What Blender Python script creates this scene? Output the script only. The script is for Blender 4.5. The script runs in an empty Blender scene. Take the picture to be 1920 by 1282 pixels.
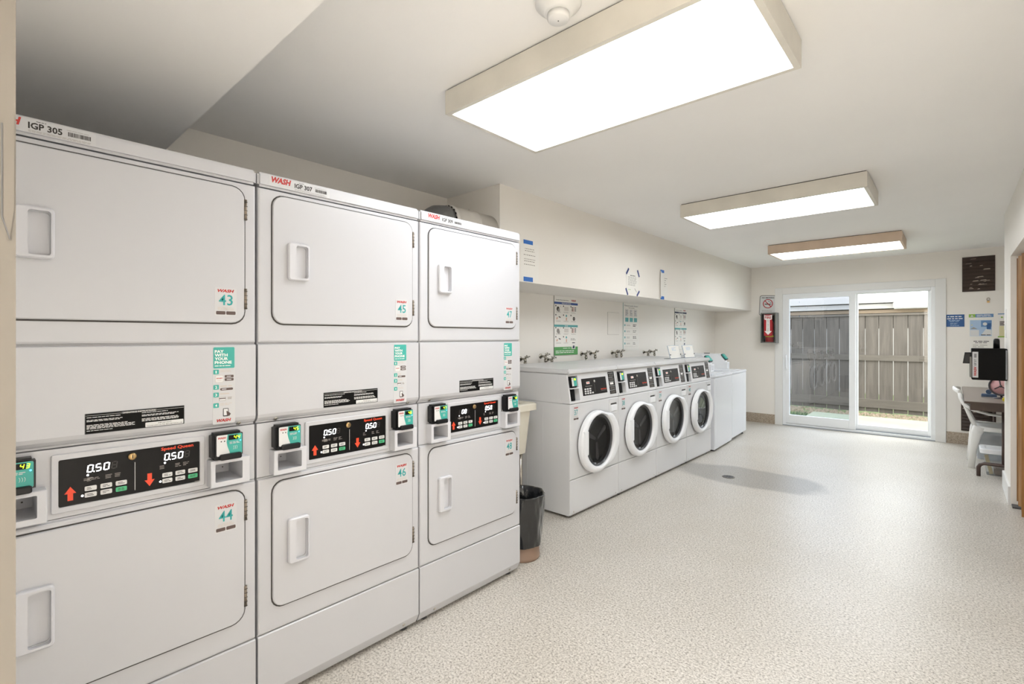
import bpy, bmesh, math, random
from mathutils import Vector, Matrix
PI = math.pi
R = math.radians
S = bpy.context.scene
C = S.collection
rng = random.Random(7)

# ------------------------------------------------------------------ camera, world, exposure
FPX, YAW, V0, CAMZ = 921.25, 42.003, 631.12, 1.36
cd = bpy.data.cameras.new('camera')
cam = bpy.data.objects.new('camera', cd)
C.objects.link(cam)
cam.location = (0, 0, CAMZ)
cam.rotation_euler = (R(90), 0, R(YAW))
cd.sensor_fit = 'HORIZONTAL'
cd.sensor_width = 36
cd.lens = 36 * FPX / 1920
cd.shift_y = (V0 - 641) / 1920
cd.clip_start = 0.02
S.camera = cam
S.view_settings.view_transform = 'Standard'
S.view_settings.look = 'None'
S.view_settings.gamma = 1
S.view_settings.use_curve_mapping = False
S.view_settings.exposure = 1.04
LAMP = 5.5
SKY = 3.6
HALL_FILL = 118.0  # power of the added fill lamp behind the camera
w = bpy.data.worlds.new('sky')
S.world = w
w.use_nodes = True
wn = w.node_tree.nodes
wn['Background'].inputs[0].default_value = (0.93, 0.97, 1.0, 1)
wn['Background'].inputs[1].default_value = SKY


# ------------------------------------------------------------------ materials
def c(h):
    h = h.lstrip('#')
    v = [int(h[i:i + 2], 16) / 255 for i in (0, 2, 4)]
    return tuple(x / 12.92 if x <= .04045 else ((x + .055) / 1.055) ** 2.4 for x in v)


MATS = {}


def mat(name, col, rough=.5, metal=0, coat=0, emit=0, var=0, scale=8, bump=0, bscale=60, spec=.5):
    if isinstance(col, str):
        col = c(col)
    m = bpy.data.materials.new(name)
    m.use_nodes = True
    nt = m.node_tree
    b = nt.nodes['Principled BSDF']
    b.inputs['Base Color'].default_value = (*col, 1)
    b.inputs['Roughness'].default_value = rough
    b.inputs['Metallic'].default_value = metal
    b.inputs['Coat Weight'].default_value = coat
    b.inputs['Coat Roughness'].default_value = .05
    b.inputs['Specular IOR Level'].default_value = spec
    if emit:
        b.inputs['Emission Color'].default_value = (*col, 1)
        b.inputs['Emission Strength'].default_value = emit
    if var or bump:
        tc = nt.nodes.new('ShaderNodeTexCoord')
    if var:
        n = nt.nodes.new('ShaderNodeTexNoise')
        n.inputs['Scale'].default_value = scale
        n.inputs['Detail'].default_value = 5
        nt.links.new(tc.outputs['Object'], n.inputs['Vector'])
        r = nt.nodes.new('ShaderNodeValToRGB')
        r.color_ramp.elements[0].position = .3
        r.color_ramp.elements[1].position = .7
        r.color_ramp.elements[0].color = (*[x * (1 - var) for x in col], 1)
        r.color_ramp.elements[1].color = (*[min(1, x * (1 + var * .6)) for x in col], 1)
        nt.links.new(n.outputs['Fac'], r.inputs['Fac'])
        nt.links.new(r.outputs['Color'], b.inputs['Base Color'])
    if bump:
        n2 = nt.nodes.new('ShaderNodeTexNoise')
        n2.inputs['Scale'].default_value = bscale
        n2.inputs['Detail'].default_value = 4
        nt.links.new(tc.outputs['Object'], n2.inputs['Vector'])
        bp = nt.nodes.new('ShaderNodeBump')
        bp.inputs['Strength'].default_value = bump
        bp.inputs['Distance'].default_value = .01
        nt.links.new(n2.outputs['Fac'], bp.inputs['Height'])
        nt.links.new(bp.outputs['Normal'], b.inputs['Normal'])
    MATS[name] = m
    return m


def glassmat(name, tint, refl=1.0, rough=.01, haze=0):
    m = bpy.data.materials.new(name)
    m.use_nodes = True
    nt = m.node_tree
    nt.nodes.remove(nt.nodes['Principled BSDF'])
    out = nt.nodes['Material Output']
    t = nt.nodes.new('ShaderNodeBsdfTransparent')
    t.inputs[0].default_value = (*tint, 1)
    g = nt.nodes.new('ShaderNodeBsdfGlossy')
    g.inputs['Roughness'].default_value = rough
    fr = nt.nodes.new('ShaderNodeLayerWeight')
    fr.inputs['Blend'].default_value = .5
    pw = nt.nodes.new('ShaderNodeMath')
    pw.operation = 'POWER'
    pw.inputs[1].default_value = 4.5
    nt.links.new(fr.outputs['Facing'], pw.inputs[0])
    mu = nt.nodes.new('ShaderNodeMath')
    mu.operation = 'MULTIPLY_ADD'
    mu.inputs[1].default_value = .92
    mu.inputs[2].default_value = .05 * refl
    mx = nt.nodes.new('ShaderNodeMixShader')
    nt.links.new(pw.outputs[0], mu.inputs[0])
    nt.links.new(mu.outputs[0], mx.inputs[0])
    nt.links.new(t.outputs[0], mx.inputs[1])
    nt.links.new(g.outputs[0], mx.inputs[2])
    last = mx
    if haze:
        df = nt.nodes.new('ShaderNodeBsdfDiffuse')
        df.inputs[0].default_value = (.74, .76, .78, 1)
        last = nt.nodes.new('ShaderNodeMixShader')
        last.inputs[0].default_value = haze
        nt.links.new(mx.outputs[0], last.inputs[1])
        nt.links.new(df.outputs[0], last.inputs[2])
    nt.links.new(last.outputs[0], out.inputs[0])
    MATS[name] = m
    return m


def woodmat(name, c1, c2, scale=3, rough=.45, stretch=(14, 14, 1)):
    m = bpy.data.materials.new(name)
    m.use_nodes = True
    nt = m.node_tree
    b = nt.nodes['Principled BSDF']
    b.inputs['Roughness'].default_value = rough
    tc = nt.nodes.new('ShaderNodeTexCoord')
    mp = nt.nodes.new('ShaderNodeMapping')
    mp.inputs['Scale'].default_value = stretch
    n = nt.nodes.new('ShaderNodeTexNoise')
    n.inputs['Scale'].default_value = scale
    n.inputs['Detail'].default_value = 6
    n.inputs['Distortion'].default_value = 1.2
    r = nt.nodes.new('ShaderNodeValToRGB')
    r.color_ramp.elements[0].position = .35
    r.color_ramp.elements[1].position = .68
    r.color_ramp.elements[0].color = (*c(c1), 1)
    r.color_ramp.elements[1].color = (*c(c2), 1)
    nt.links.new(tc.outputs['Object'], mp.inputs[0])
    nt.links.new(mp.outputs[0], n.inputs['Vector'])
    nt.links.new(n.outputs['Fac'], r.inputs[0])
    nt.links.new(r.outputs[0], b.inputs['Base Color'])
    MATS[name] = m
    return m


def speckle(name, base, dark, light, scale=95, rough=.3, bump=.12, stain=False):
    """Pebble-flake epoxy: mixed chips of three tones, optional worn grey patch round the drain."""
    m = bpy.data.materials.new(name)
    m.use_nodes = True
    nt = m.node_tree
    N = nt.nodes
    L = nt.links
    b = N['Principled BSDF']
    tc = N.new('ShaderNodeTexCoord')
    vo = N.new('ShaderNodeTexVoronoi')
    vo.inputs['Scale'].default_value = scale
    n1 = N.new('ShaderNodeTexNoise')
    n1.inputs['Scale'].default_value = scale * .55
    n1.inputs['Detail'].default_value = 3
    n1.inputs['Roughness'].default_value = .75
    for n in (vo, n1):
        L.new(tc.outputs['Object'], n.inputs['Vector'])
    r = N.new('ShaderNodeValToRGB')
    e = r.color_ramp.elements
    e[0].position = .30
    e[0].color = (*c(dark), 1)
    e[1].position = .74
    e[1].color = (*c(light), 1)
    k = e.new(.50)
    k.color = (*c(base), 1)
    k2 = e.new(.40)
    k2.color = (*[(x + y) / 2 for x, y in zip(c(base), c(dark))], 1)
    L.new(n1.outputs['Fac'], r.inputs[0])
    r2 = N.new('ShaderNodeValToRGB')
    r2.color_ramp.elements[0].position = .0
    r2.color_ramp.elements[0].color = (.80, .79, .77, 1)
    r2.color_ramp.elements[1].position = 1
    r2.color_ramp.elements[1].color = (1, 1, 1, 1)
    sp = N.new('ShaderNodeSeparateColor')
    L.new(vo.outputs['Color'], sp.inputs[0])
    L.new(sp.outputs[0], r2.inputs[0])
    mx = N.new('ShaderNodeMix')
    mx.data_type = 'RGBA'
    mx.blend_type = 'MULTIPLY'
    mx.inputs[0].default_value = 1
    L.new(r.outputs[0], mx.inputs[6])
    L.new(r2.outputs[0], mx.inputs[7])
    col = mx.outputs[2]
    big = N.new('ShaderNodeTexNoise')
    big.inputs['Scale'].default_value = 1.3
    big.inputs['Detail'].default_value = 4
    L.new(tc.outputs['Object'], big.inputs['Vector'])
    r3 = N.new('ShaderNodeValToRGB')
    r3.color_ramp.elements[0].position = .35
    r3.color_ramp.elements[0].color = (.93, .92, .90, 1)
    r3.color_ramp.elements[1].position = .65
    r3.color_ramp.elements[1].color = (1.0, 1.0, 1.0, 1)
    L.new(big.outputs['Fac'], r3.inputs[0])
    mx2 = N.new('ShaderNodeMix')
    mx2.data_type = 'RGBA'
    mx2.blend_type = 'MULTIPLY'
    mx2.inputs[0].default_value = 1
    L.new(col, mx2.inputs[6])
    L.new(r3.outputs[0], mx2.inputs[7])
    col = mx2.outputs[2]
    if stain:
        mp = N.new('ShaderNodeMapping')
        mp.inputs['Location'].default_value = (1.50, -5.06, 0)
        mp2 = N.new('ShaderNodeMapping')
        mp2.inputs['Rotation'].default_value = (0, 0, R(-14))
        mp2.inputs['Scale'].default_value = (1.35, 2.6, 1)
        L.new(tc.outputs['Object'], mp.inputs[0])
        L.new(mp.outputs[0], mp2.inputs[0])
        ns = N.new('ShaderNodeTexNoise')
        ns.inputs['Scale'].default_value = 2.4
        L.new(tc.outputs['Object'], ns.inputs['Vector'])
        ad = N.new('ShaderNodeMix')
        ad.data_type = 'RGBA'
        ad.blend_type = 'ADD'
        ad.inputs[0].default_value = .5
        L.new(mp2.outputs[0], ad.inputs[6])
        L.new(ns.outputs['Color'], ad.inputs[7])
        sb = N.new('ShaderNodeVectorMath')
        sb.operation = 'SUBTRACT'
        sb.inputs[1].default_value = (.25, .25, .25)
        L.new(ad.outputs[2], sb.inputs[0])
        sx = N.new('ShaderNodeSeparateXYZ')
        L.new(sb.outputs[0], sx.inputs[0])
        cb = N.new('ShaderNodeCombineXYZ')
        L.new(sx.outputs[0], cb.inputs[0])
        L.new(sx.outputs[1], cb.inputs[1])
        ln = N.new('ShaderNodeVectorMath')
        ln.operation = 'LENGTH'
        L.new(cb.outputs[0], ln.inputs[0])
        rs = N.new('ShaderNodeValToRGB')
        rs.color_ramp.elements[0].position = .80
        rs.color_ramp.elements[0].color = (.62, .62, .62, 1)
        rs.color_ramp.elements[1].position = .96
        rs.color_ramp.elements[1].color = (1, 1, 1, 1)
        L.new(ln.outputs['Value'], rs.inputs[0])
        mx3 = N.new('ShaderNodeMix')
        mx3.data_type = 'RGBA'
        mx3.blend_type = 'MULTIPLY'
        mx3.inputs[0].default_value = 1
        L.new(col, mx3.inputs[6])
        L.new(rs.outputs[0], mx3.inputs[7])
        col = mx3.outputs[2]
    L.new(col, b.inputs['Base Color'])
    b.inputs['Roughness'].default_value = rough
    bp = N.new('ShaderNodeBump')
    bp.inputs['Strength'].default_value = bump
    bp.inputs['Distance'].default_value = .004
    L.new(n1.outputs['Fac'], bp.inputs['Height'])
    L.new(bp.outputs['Normal'], b.inputs['Normal'])
    MATS[name] = m
    return m


mat('wall_paint', '#f1ece4', .55, var=.02, scale=1.5, bump=.03, bscale=90)
mat('ceiling_paint', '#f7f5f2', .6, var=.02, scale=1.2, bump=.03, bscale=90)
mat('jamb_paint', '#625d56', .5, var=.02)
mat('trim_white', '#e9e8e5', .4, var=.015, scale=4)
mat('enamel', '#dadadb', .28, var=.006, scale=3)
mat('dryer_enamel', '#c4c4c7', .28, var=.006, scale=3)
mat('enamel_bright', '#e4e6ea', .22)
mat('dryer_plastic', '#cdcdd1', .35)
mat('white_plastic', '#eff0f2', .35)
mat('chair_plastic', '#efeeea', .4)
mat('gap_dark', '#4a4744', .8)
mat('black_gloss', '#0b0909', .3, spec=.2)
mat('washer_black', '#1f1e20', .22, spec=.4)
mat('black_plastic', '#151517', .35, spec=.3)
mat('black_matte', '#0a0908', .55, spec=.15)
mat('grey_plastic', '#8d8f92', .4)
mat('dark_grey', '#4b4b4d', .45)
mat('steel', '#b9b4aa', .28, metal=1)
mat('hinge_steel', '#8a7f72', .45, metal=.8)
mat('brass', '#b79a6c', .3, metal=1)
mat('chrome', '#a8a49a', .22, metal=1)
mat('sticker_white', '#dcdcdb', .4)
mat('label_clear', '#c9c9ca', .3)
mat('paper', '#f0ede6', .7)
mat('teal', '#3fa79b', .4)
mat('teal_ink', '#2a9a98', .5)
mat('red_ink', '#b5322c', .5)
mat('ink', '#2c2725', .6)
mat('ink_brown', '#5d4d48', .6)
mat('ink_grey', '#9a948e', .6)
mat('ink_pale', '#c9bfb7', .6)
mat('white_ink', '#f4f2ee', .5)
mat('orange_ink', '#ee4a27', .5)
mat('key_white', '#d9d8d6', .4)
mat('key_green', '#49b57f', .4)
mat('led_white', '#ffffff', .4, emit=3.0)
mat('led_off', '#2b2725', .3)
mat('led_lime', '#c8f01e', .4, emit=1.6)
mat('led_blue', '#4ab4ff', .4, emit=2.0)
mat('tape_blue', '#2f6fc0', .6)
mat('tape_navy', '#33437e', .6)
mat('poster_blue', '#3c5592', .5)
mat('poster_navy', '#2d3a55', .5)
mat('poster_teal', '#5aa7a8', .5)
mat('poster_green', '#5aa05c', .5)
mat('poster_back', '#6d7263', .6)
mat('skin_tone', '#d8a48c', .6)
mat('sign_blue', '#1d5590', .4)
mat('sky_blue', '#a9c2dd', .5)
mat('mid_blue', '#5c86b6', .5)
mat('lime_green', '#8fb84a', .5)
mat('pale_yellow', '#dcd4a8', .6)
mat('fixture_frame', '#ddd8cd', .5, var=.06, scale=7)
mat('fixture_frame_tan', '#dcc5ae', .5, var=.05, scale=7)
mat('diffuser', (.92, .96, 1), .5, emit=LAMP)
mat('sink_cream', '#e3ddcd', .45, var=.02)
mat('bag_black', '#111214', .2, coat=.8, bump=1.0, bscale=16)
mat('bin_brown', '#8d7462', .5)
mat('foil', '#7e7d7b', .38, metal=.7, bump=.5, bscale=40)
mat('duct_white', '#cfc9bf', .5, var=.05)
mat('drain_grey', '#77726a', .5, metal=.3)
mat('cabinet_grey', '#7d7b76', .4, metal=.3)
mat('ext_red', '#c01f25', .3, coat=.4)
mat('sign_red', '#b3242c', .5)
mat('vent_brown', '#43342c', .5, var=.2, scale=12)
mat('vent_dark', '#1e1714', .8)
mat('chipped_paint', '#b3a596', .6)
mat('laminate', '#8b7f76', .35, var=.06, scale=25)
mat('table_edge', '#4a3a31', .5)
mat('table_leg', '#4b3a34', .4)
mat('dark_leg', '#231e1c', .5)
mat('fan_pink', '#d3a3a3', .5)
mat('fan_rim', '#3b3438', .4)
mat('item_blue', '#39506c', .5)
mat('item_yellow', '#e0cf2c', .5)
mat('tan_wood', '#c7b58d', .6)
mat('scrap_brown', '#8a7a70', .7)
mat('concrete', '#868a76', .8, var=.15, scale=2.5, bump=.1, bscale=60)
mat('soil', '#5e6a3c', .9, var=.5, scale=6)
mat('gravel', '#8a7a66', .9, var=.45, scale=38, bump=.8, bscale=40)
mat('leaf', '#3c5a34', .7, var=.35, scale=20)
mat('leaf_far', '#7fae58', .7, var=.35, scale=3)
mat('neighbor_white', '#a39d98', .6, var=.02)
mat('neighbor_tan', '#8a7560', .6, var=.05)
mat('vinyl', '#f1f3f4', .3)
mat('seal_grey', '#9fa4aa', .5)
mat('drum_metal', '#77757a', .25, metal=.9)
mat('gasket_grey', '#77797c', .5)
mat('gasket_dark', '#1b1a1a', .45)
mat('acrylic_edge', '#8b949b', .2)
woodmat('closet_wood', '#7d5426', '#a9763c', 2.2)
woodmat('closet_wood_lit', '#a07a52', '#c09a6e', 2.2)
woodmat('fence_wood', '#463f38', '#574f47', 2.0, .85, (10, 10, .7))
woodmat('fence_rail', '#4b443c', '#5b534a', 2.0, .85, (.7, 10, 10))
speckle('floor_flake', '#d8d2c9', '#6f675e', '#f4f0ea', 190, .33, .15, True)
speckle('cove_flake', '#b8a996', '#75655a', '#d3c8b8', 200, .5, .25)
glassmat('pane_clear', (.93, .95, .94), .9)
glassmat('pane_tinted', (.52, .58, .66), 2.4)
glassmat('porthole', (.55, .55, .56), .45)
glassmat('acrylic', (.90, .92, .93), 1)
glassmat('bin_plastic', (.90, .92, .93), .8, .06, .08)
glassmat('bin_smoke', (.78, .80, .83), .8, .1, .38)
glassmat('cabinet_glass', (.80, .80, .80), 1)

F0 = Matrix(((1, 0, 0, 0), (0, 0, -1, 0), (0, 1, 0, 0), (0, 0, 0, 1)))   # (right, up, out) -> object axes, out = -y
ID = Matrix.Identity(4)


def T(x, y, z):
    return Matrix.Translation((x, y, z))


def rect(p0, p1, q0, q1):
    return [(p0, q0), (p1, q0), (p1, q1), (p0, q1)]


def rrect(p0, p1, q0, q1, r, k=5):
    o = []
    for cx, cy, a in ((p0 + r, q0 + r, 180), (p1 - r, q0 + r, 270), (p1 - r, q1 - r, 0), (p0 + r, q1 - r, 90)):
        for i in range(k + 1):
            t = R(a + 90 * i / k)
            o.append((cx + r * math.cos(t), cy + r * math.sin(t)))
    return o


def circ(cx, cy, r, n=24):
    return [(cx + r * math.cos(2 * PI * i / n), cy + r * math.sin(2 * PI * i / n)) for i in range(n)]


def inset(pts, d):
    n = len(pts)
    o = []
    for i in range(n):
        a, b, e = Vector(pts[i - 1]), Vector(pts[i]), Vector(pts[(i + 1) % n])
        d1 = (b - a).normalized() if (b - a).length > 1e-9 else (e - b).normalized()
        d2 = (e - b).normalized() if (e - b).length > 1e-9 else d1
        n1 = Vector((-d1.y, d1.x))
        n2 = Vector((-d2.y, d2.x))
        m = n1 + n2
        if m.length < 1e-6:
            m = n1
        m.normalize()
        k = max(.4, m.dot(n1))
        o.append(tuple(b + m * (d / k)))
    return o


TXT = {}


def text_mesh(s, bold, shear):
    k = (s, bold, shear)
    if k not in TXT:
        cu = bpy.data.curves.new('t', 'FONT')
        cu.body = s
        cu.size = 1
        cu.offset = bold
        cu.shear = shear
        cu.resolution_u = 2
        ob = bpy.data.objects.new('t', cu)
        C.objects.link(ob)
        dg = bpy.context.evaluated_depsgraph_get()
        me = bpy.data.meshes.new_from_object(ob.evaluated_get(dg))
        vs = [(v.co.x, v.co.y) for v in me.vertices]
        fs = [tuple(f.vertices) for f in me.polygons]
        C.objects.unlink(ob)
        bpy.data.objects.remove(ob)
        bpy.data.curves.remove(cu)
        bpy.data.meshes.remove(me)
        TXT[k] = (vs, fs)
    return TXT[k]


class MB:
    """Collects shapes in a (right, up, out) frame and builds one mesh."""

    def __init__(s, M=F0):
        s.M, s.v, s.f, s.m, s.sm, s.slots = M, [], [], [], [], []

    def slot(s, m):
        if m not in s.slots:
            s.slots.append(m)
        return s.slots.index(m)

    def add(s, vs, fs, m, smooth=False):
        k = len(s.v)
        s.v += [tuple(s.M @ Vector(v)) for v in vs]
        i = s.slot(m)
        for f in fs:
            s.f.append([k + j for j in f])
            s.m.append(i)
            s.sm.append(smooth)
        return s

    def rings(s, rs, m, smooth=False, cap0=True, cap1=True):
        n = len(rs[0])
        vs = [p for r in rs for p in r]
        fs = []
        for i in range(len(rs) - 1):
            for j in range(n):
                k = (j + 1) % n
                fs.append((i * n + j, i * n + k, (i + 1) * n + k, (i + 1) * n + j))
        s.add(vs, fs, m, smooth)
        b = len(s.v) - len(vs)
        if cap0:
            s.f.append([b + j for j in reversed(range(n))]); s.m.append(s.slot(m)); s.sm.append(False)
        if cap1:
            s.f.append([b + (len(rs) - 1) * n + j for j in range(n)]); s.m.append(s.slot(m)); s.sm.append(False)
        return s

    def slab(s, pts, n0, n1, m, ch=0, back=True):
        """Outline extruded from n0 to n1 with a rounded front edge."""
        rs = [[(x, y, n0) for x, y in pts]]
        if ch:
            rs.append([(x, y, n1 - ch) for x, y in pts])
            rs.append([(x, y, n1 - ch * .3) for x, y in inset(pts, ch * .3)])
            rs.append([(x, y, n1) for x, y in inset(pts, ch)])
        else:
            rs.append([(x, y, n1) for x, y in pts])
        return s.rings(rs, m, cap0=back)

    def box(s, p0, p1, q0, q1, n0, n1, m, ch=0):
        return s.slab(rect(p0, p1, q0, q1), n0, n1, m, ch)

    def bbox(s, p0, p1, q0, q1, n0, n1, m, b=.005):
        """Box with every edge bevelled."""
        bm = bmesh.new()
        bmesh.ops.create_cube(bm, size=1)
        for v in bm.verts:
            v.co = Vector(((p0 + p1) / 2 + v.co.x * (p1 - p0), (q0 + q1) / 2 + v.co.y * (q1 - q0), (n0 + n1) / 2 + v.co.z * (n1 - n0)))
        bmesh.ops.bevel(bm, geom=list(bm.edges) + list(bm.verts), offset=b, segments=2, affect='EDGES')
        bm.verts.index_update()
        s.add([tuple(v.co) for v in bm.verts], [[v.index for v in f.verts] for f in bm.faces], m)
        bm.free()
        return s

    def hole(s, outer, inner, n0, n1, nb, m, mi=None, bottom=True, ch=0):
        """Raised plate n0..n1 with a pocket from n1 down to nb."""
        mi = mi or m
        n = len(outer)
        rs = [[(x, y, n0) for x, y in outer]]
        if ch:
            rs.append([(x, y, n1 - ch) for x, y in outer])
            outer2 = inset(outer, ch)
        else:
            outer2 = outer
        rs.append([(x, y, n1) for x, y in outer2])
        rs.append([(x, y, n1) for x, y in inner])
        s.rings(rs, m, cap0=False, cap1=False)
        s.rings([[(x, y, n1) for x, y in inner], [(x, y, nb) for x, y in inner]], mi, cap0=False, cap1=bottom)
        return s

    def flat(s, pts, n, m):
        return s.add([(x, y, n) for x, y in pts], [range(len(pts))], m)

    def q(s, p0, p1, q0, q1, n, m):
        return s.flat(rect(p0, p1, q0, q1), n, m)

    def text(s, t, p0, p1, q0, q1, n, m, bold=.0, shear=0.):
        vs, fs = text_mesh(t, bold, shear)
        if not vs:
            return s
        x0, x1 = min(v[0] for v in vs), max(v[0] for v in vs)
        y0, y1 = min(v[1] for v in vs), max(v[1] for v in vs)
        return s.add([(p0 + (x - x0) / (x1 - x0) * (p1 - p0), q0 + (y - y0) / (y1 - y0) * (q1 - q0), n) for x, y in vs], fs, m)

    def lines(s, p0, p1, q0, q1, k, n, m, fill=.55, ragged=.35, word=None, center=False):
        """Print too fine to read: rows of word-long dashes."""
        h = (q1 - q0) / k
        word = word or h * 3.2
        for i in range(k):
            y = q1 - (i + .5) * h
            end = p1 - (p1 - p0) * ragged * rng.random()
            x = p0
            off = (p1 - end) / 2 if center else 0
            while x < end - word * .3:
                wd = word * rng.uniform(.5, 1.3)
                e = min(x + wd, end)
                s.q(x + off, e + off, y - h * fill / 2, y + h * fill / 2, n, m)
                x = e + h * .5
        return s

    def seg(s, t, p0, q0, wd, ht, n, m, off=None, shear=.12):
        """Seven-segment digits."""
        SEG = {'0': 'abcdef', '1': 'bc', '2': 'abged', '3': 'abgcd', '4': 'fgbc', '5': 'afgcd', '6': 'afgedc', '7': 'abc', '8': 'abcdefg', '9': 'abcdfg'}
        x = p0
        k = wd * .23
        for ch in t:
            if ch == '.':
                s.q(x - wd * .16, x - wd * .02, q0, q0 + k, n, m)
                continue
            B = {'a': (k, wd - k, ht - k, ht), 'g': (k, wd - k, ht / 2 - k / 2, ht / 2 + k / 2), 'd': (k, wd - k, 0, k),
                 'f': (0, k, ht / 2, ht - k / 2), 'b': (wd - k, wd, ht / 2, ht - k / 2), 'e': (0, k, k / 2, ht / 2), 'c': (wd - k, wd, k / 2, ht / 2)}
            for z, (a, b, d, e) in B.items():
                on = z in SEG.get(ch, '')
                if on or off:
                    g = wd * .02
                    pts = [(x + a + g + d * shear, q0 + d + g), (x + b - g + d * shear, q0 + d + g), (x + b - g + e * shear, q0 + e - g), (x + a + g + e * shear, q0 + e - g)]
                    s.flat(pts, n, m if on else off)
            x += wd * 1.28
        return s

    def tube(s, path, r, m, k=10, closed=False, caps=True):
        P = [Vector(p) for p in path]
        n = len(P)
        rs = []
        ref = None
        for i in range(n):
            a = P[(i - 1) % n] if (closed or i > 0) else P[i]
            b = P[(i + 1) % n] if (closed or i < n - 1) else P[i]
            t = (b - a).normalized()
            if ref is None:
                ref = t.orthogonal().normalized()
            ref = (ref - t * ref.dot(t)).normalized()
            bi = t.cross(ref)
            rr = r[i] if isinstance(r, (list, tuple)) else r
            rs.append([tuple(P[i] + (ref * math.cos(2 * PI * j / k) + bi * math.sin(2 * PI * j / k)) * rr) for j in range(k)])
        if closed:
            rs.append(rs[0])
        return s.rings(rs, m, True, caps and not closed, caps and not closed)

    def sweep(s, path, m, up=(0, 0, 1)):
        """Soft-cornered bar along path of (point, width, height)."""
        n = len(path)
        rs = []
        u = Vector(up)
        for i, (p, wd, ht) in enumerate(path):
            p = Vector(p)
            a = Vector(path[max(i - 1, 0)][0])
            b = Vector(path[min(i + 1, n - 1)][0])
            t = (b - a).normalized()
            sd = t.cross(u).normalized()
            vv = sd.cross(t)
            ring = []
            for x, y in ((-1, -.6), (-.7, -1), (.7, -1), (1, -.6), (1, .6), (.7, 1), (-.7, 1), (-1, .6)):
                ring.append(tuple(p + sd * (x * wd / 2) + vv * (y * ht / 2)))
            rs.append(ring)
        return s.rings(rs, m, True)

    def lathe(s, prof, m, k=32, cap0=True, cap1=True, wob=None):
        """Profile (radius, height) about the third axis of the frame."""
        rs = []
        for i, (r, h) in enumerate(prof):
            rs.append([((r * (1 + (wob(i, j, k) if wob else 0))) * math.cos(2 * PI * j / k), (r * (1 + (wob(i, j, k) if wob else 0))) * math.sin(2 * PI * j / k), h) for j in range(k)])
        return s.rings(rs, m, True, cap0, cap1)

    def extr(s, prof, p0, p1, m):
        """Side profile (up, out) pushed along p."""
        return s.rings([[(p0, a, b) for a, b in prof], [(p1, a, b) for a, b in prof]], m)

    def build(s, name, parent=None, loc=None, rotz=None, flip=True):
        me = bpy.data.meshes.new(name)
        me.from_pydata(s.v, [], s.f)
        for x in s.slots:
            me.materials.append(MATS[x])
        me.polygons.foreach_set('material_index', s.m)
        me.polygons.foreach_set('use_smooth', s.sm)
        me.validate()
        bm = bmesh.new()
        bm.from_mesh(me)
        flats = [f for f in bm.faces]
        bmesh.ops.recalc_face_normals(bm, faces=flats)
        bm.to_mesh(me)
        bm.free()
        me.update()
        o = bpy.data.objects.new(name, me)
        C.objects.link(o)
        if parent:
            o.parent = parent
        if loc:
            o.location = loc
        if rotz is not None:
            o.rotation_euler = (0, 0, rotz)
        return o


def tag(o, label, cat, group=None):
    o['label'] = label
    o['category'] = cat
    if group:
        o['group'] = group
    return o


def thing(name, label, cat, loc, rotz=0, group=None):
    o = bpy.data.objects.new(name, None)
    C.objects.link(o)
    o.empty_display_size = .1
    o.location = loc
    o.rotation_euler = (0, 0, rotz)
    return tag(o, label, cat, group)


def struct(o):
    o['kind'] = 'structure'
    return o


LEFT = R(90)      # things on the left side look towards +x

# ------------------------------------------------------------------ room shell
XB, XR, YF, ZC = -3.0, .337, 8.4356, 2.4595       # back (left) wall, right wall, far wall, ceiling
XN = 1.25                                          # nook behind the closet reaches further right
YN = -.05                                          # near wall
CP0, CP1, PIER = 3.9, 5.65, 6.30                   # closet opening and end of the closet wall
ZS1, XS, YS = 1.775, -2.4255, 2.563                # soffit over the washers


def wbox(name, *boxes, kind=True):
    b = MB(ID)
    for (x0, x1, y0, y1, z0, z1, m) in boxes:
        b.box(x0, x1, y0, y1, z0, z1, m)
    o = b.build(name)
    return struct(o) if kind else o


wbox('floor', (XB - .1, XN + .1, -2.7, YF, -.06, 0, 'floor_flake'))
wbox('ceiling', (XB - .1, XN + .1, -2.7, YF + .12, ZC, ZC + .1, 'ceiling_paint'))
wbox('wall_left', (XB - .1, XB, YN - .1, YF + .12, -.06, ZC, 'wall_paint'))
DL, DR, DT = -1.9686, -.185, 2.012
wbox('wall_far', (XB, DL - .03, YF, YF + .12, -.06, ZC, 'wall_paint'), (DR + .03, XN + .1, YF, YF + .12, -.06, ZC, 'wall_paint'),
     (DL - .03, DR + .03, YF, YF + .12, DT + .02, ZC, 'wall_paint'))
wbox('wall_right', (XR, XR + .1, CP1, PIER, 0, ZC, 'wall_paint'), (XR, XR + .1, YN - .1, CP0, 0, ZC, 'wall_paint'),
     (XR, XR + .1, CP0, CP1, 2.01, ZC, 'wall_paint'))
wbox('wall_closet', (XR + .1, XN + .1, PIER - .1, PIER, 0, ZC, 'wall_paint'), (XN, XN + .1, CP0 - .3, YF, 0, ZC, 'wall_paint'),
     (XR + .1, XN, CP0 - .3, CP0 - .2, 0, ZC, 'wall_paint'))
wbox('wall_near', (XB, -.62, YN - .12, YN, 0, ZC, 'wall_paint'), (.32, XR + .1, YN - .12, YN, 0, ZC, 'wall_paint'), (-.62, .32, YN - .12, YN, 2.06, ZC, 'wall_paint'))
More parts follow.
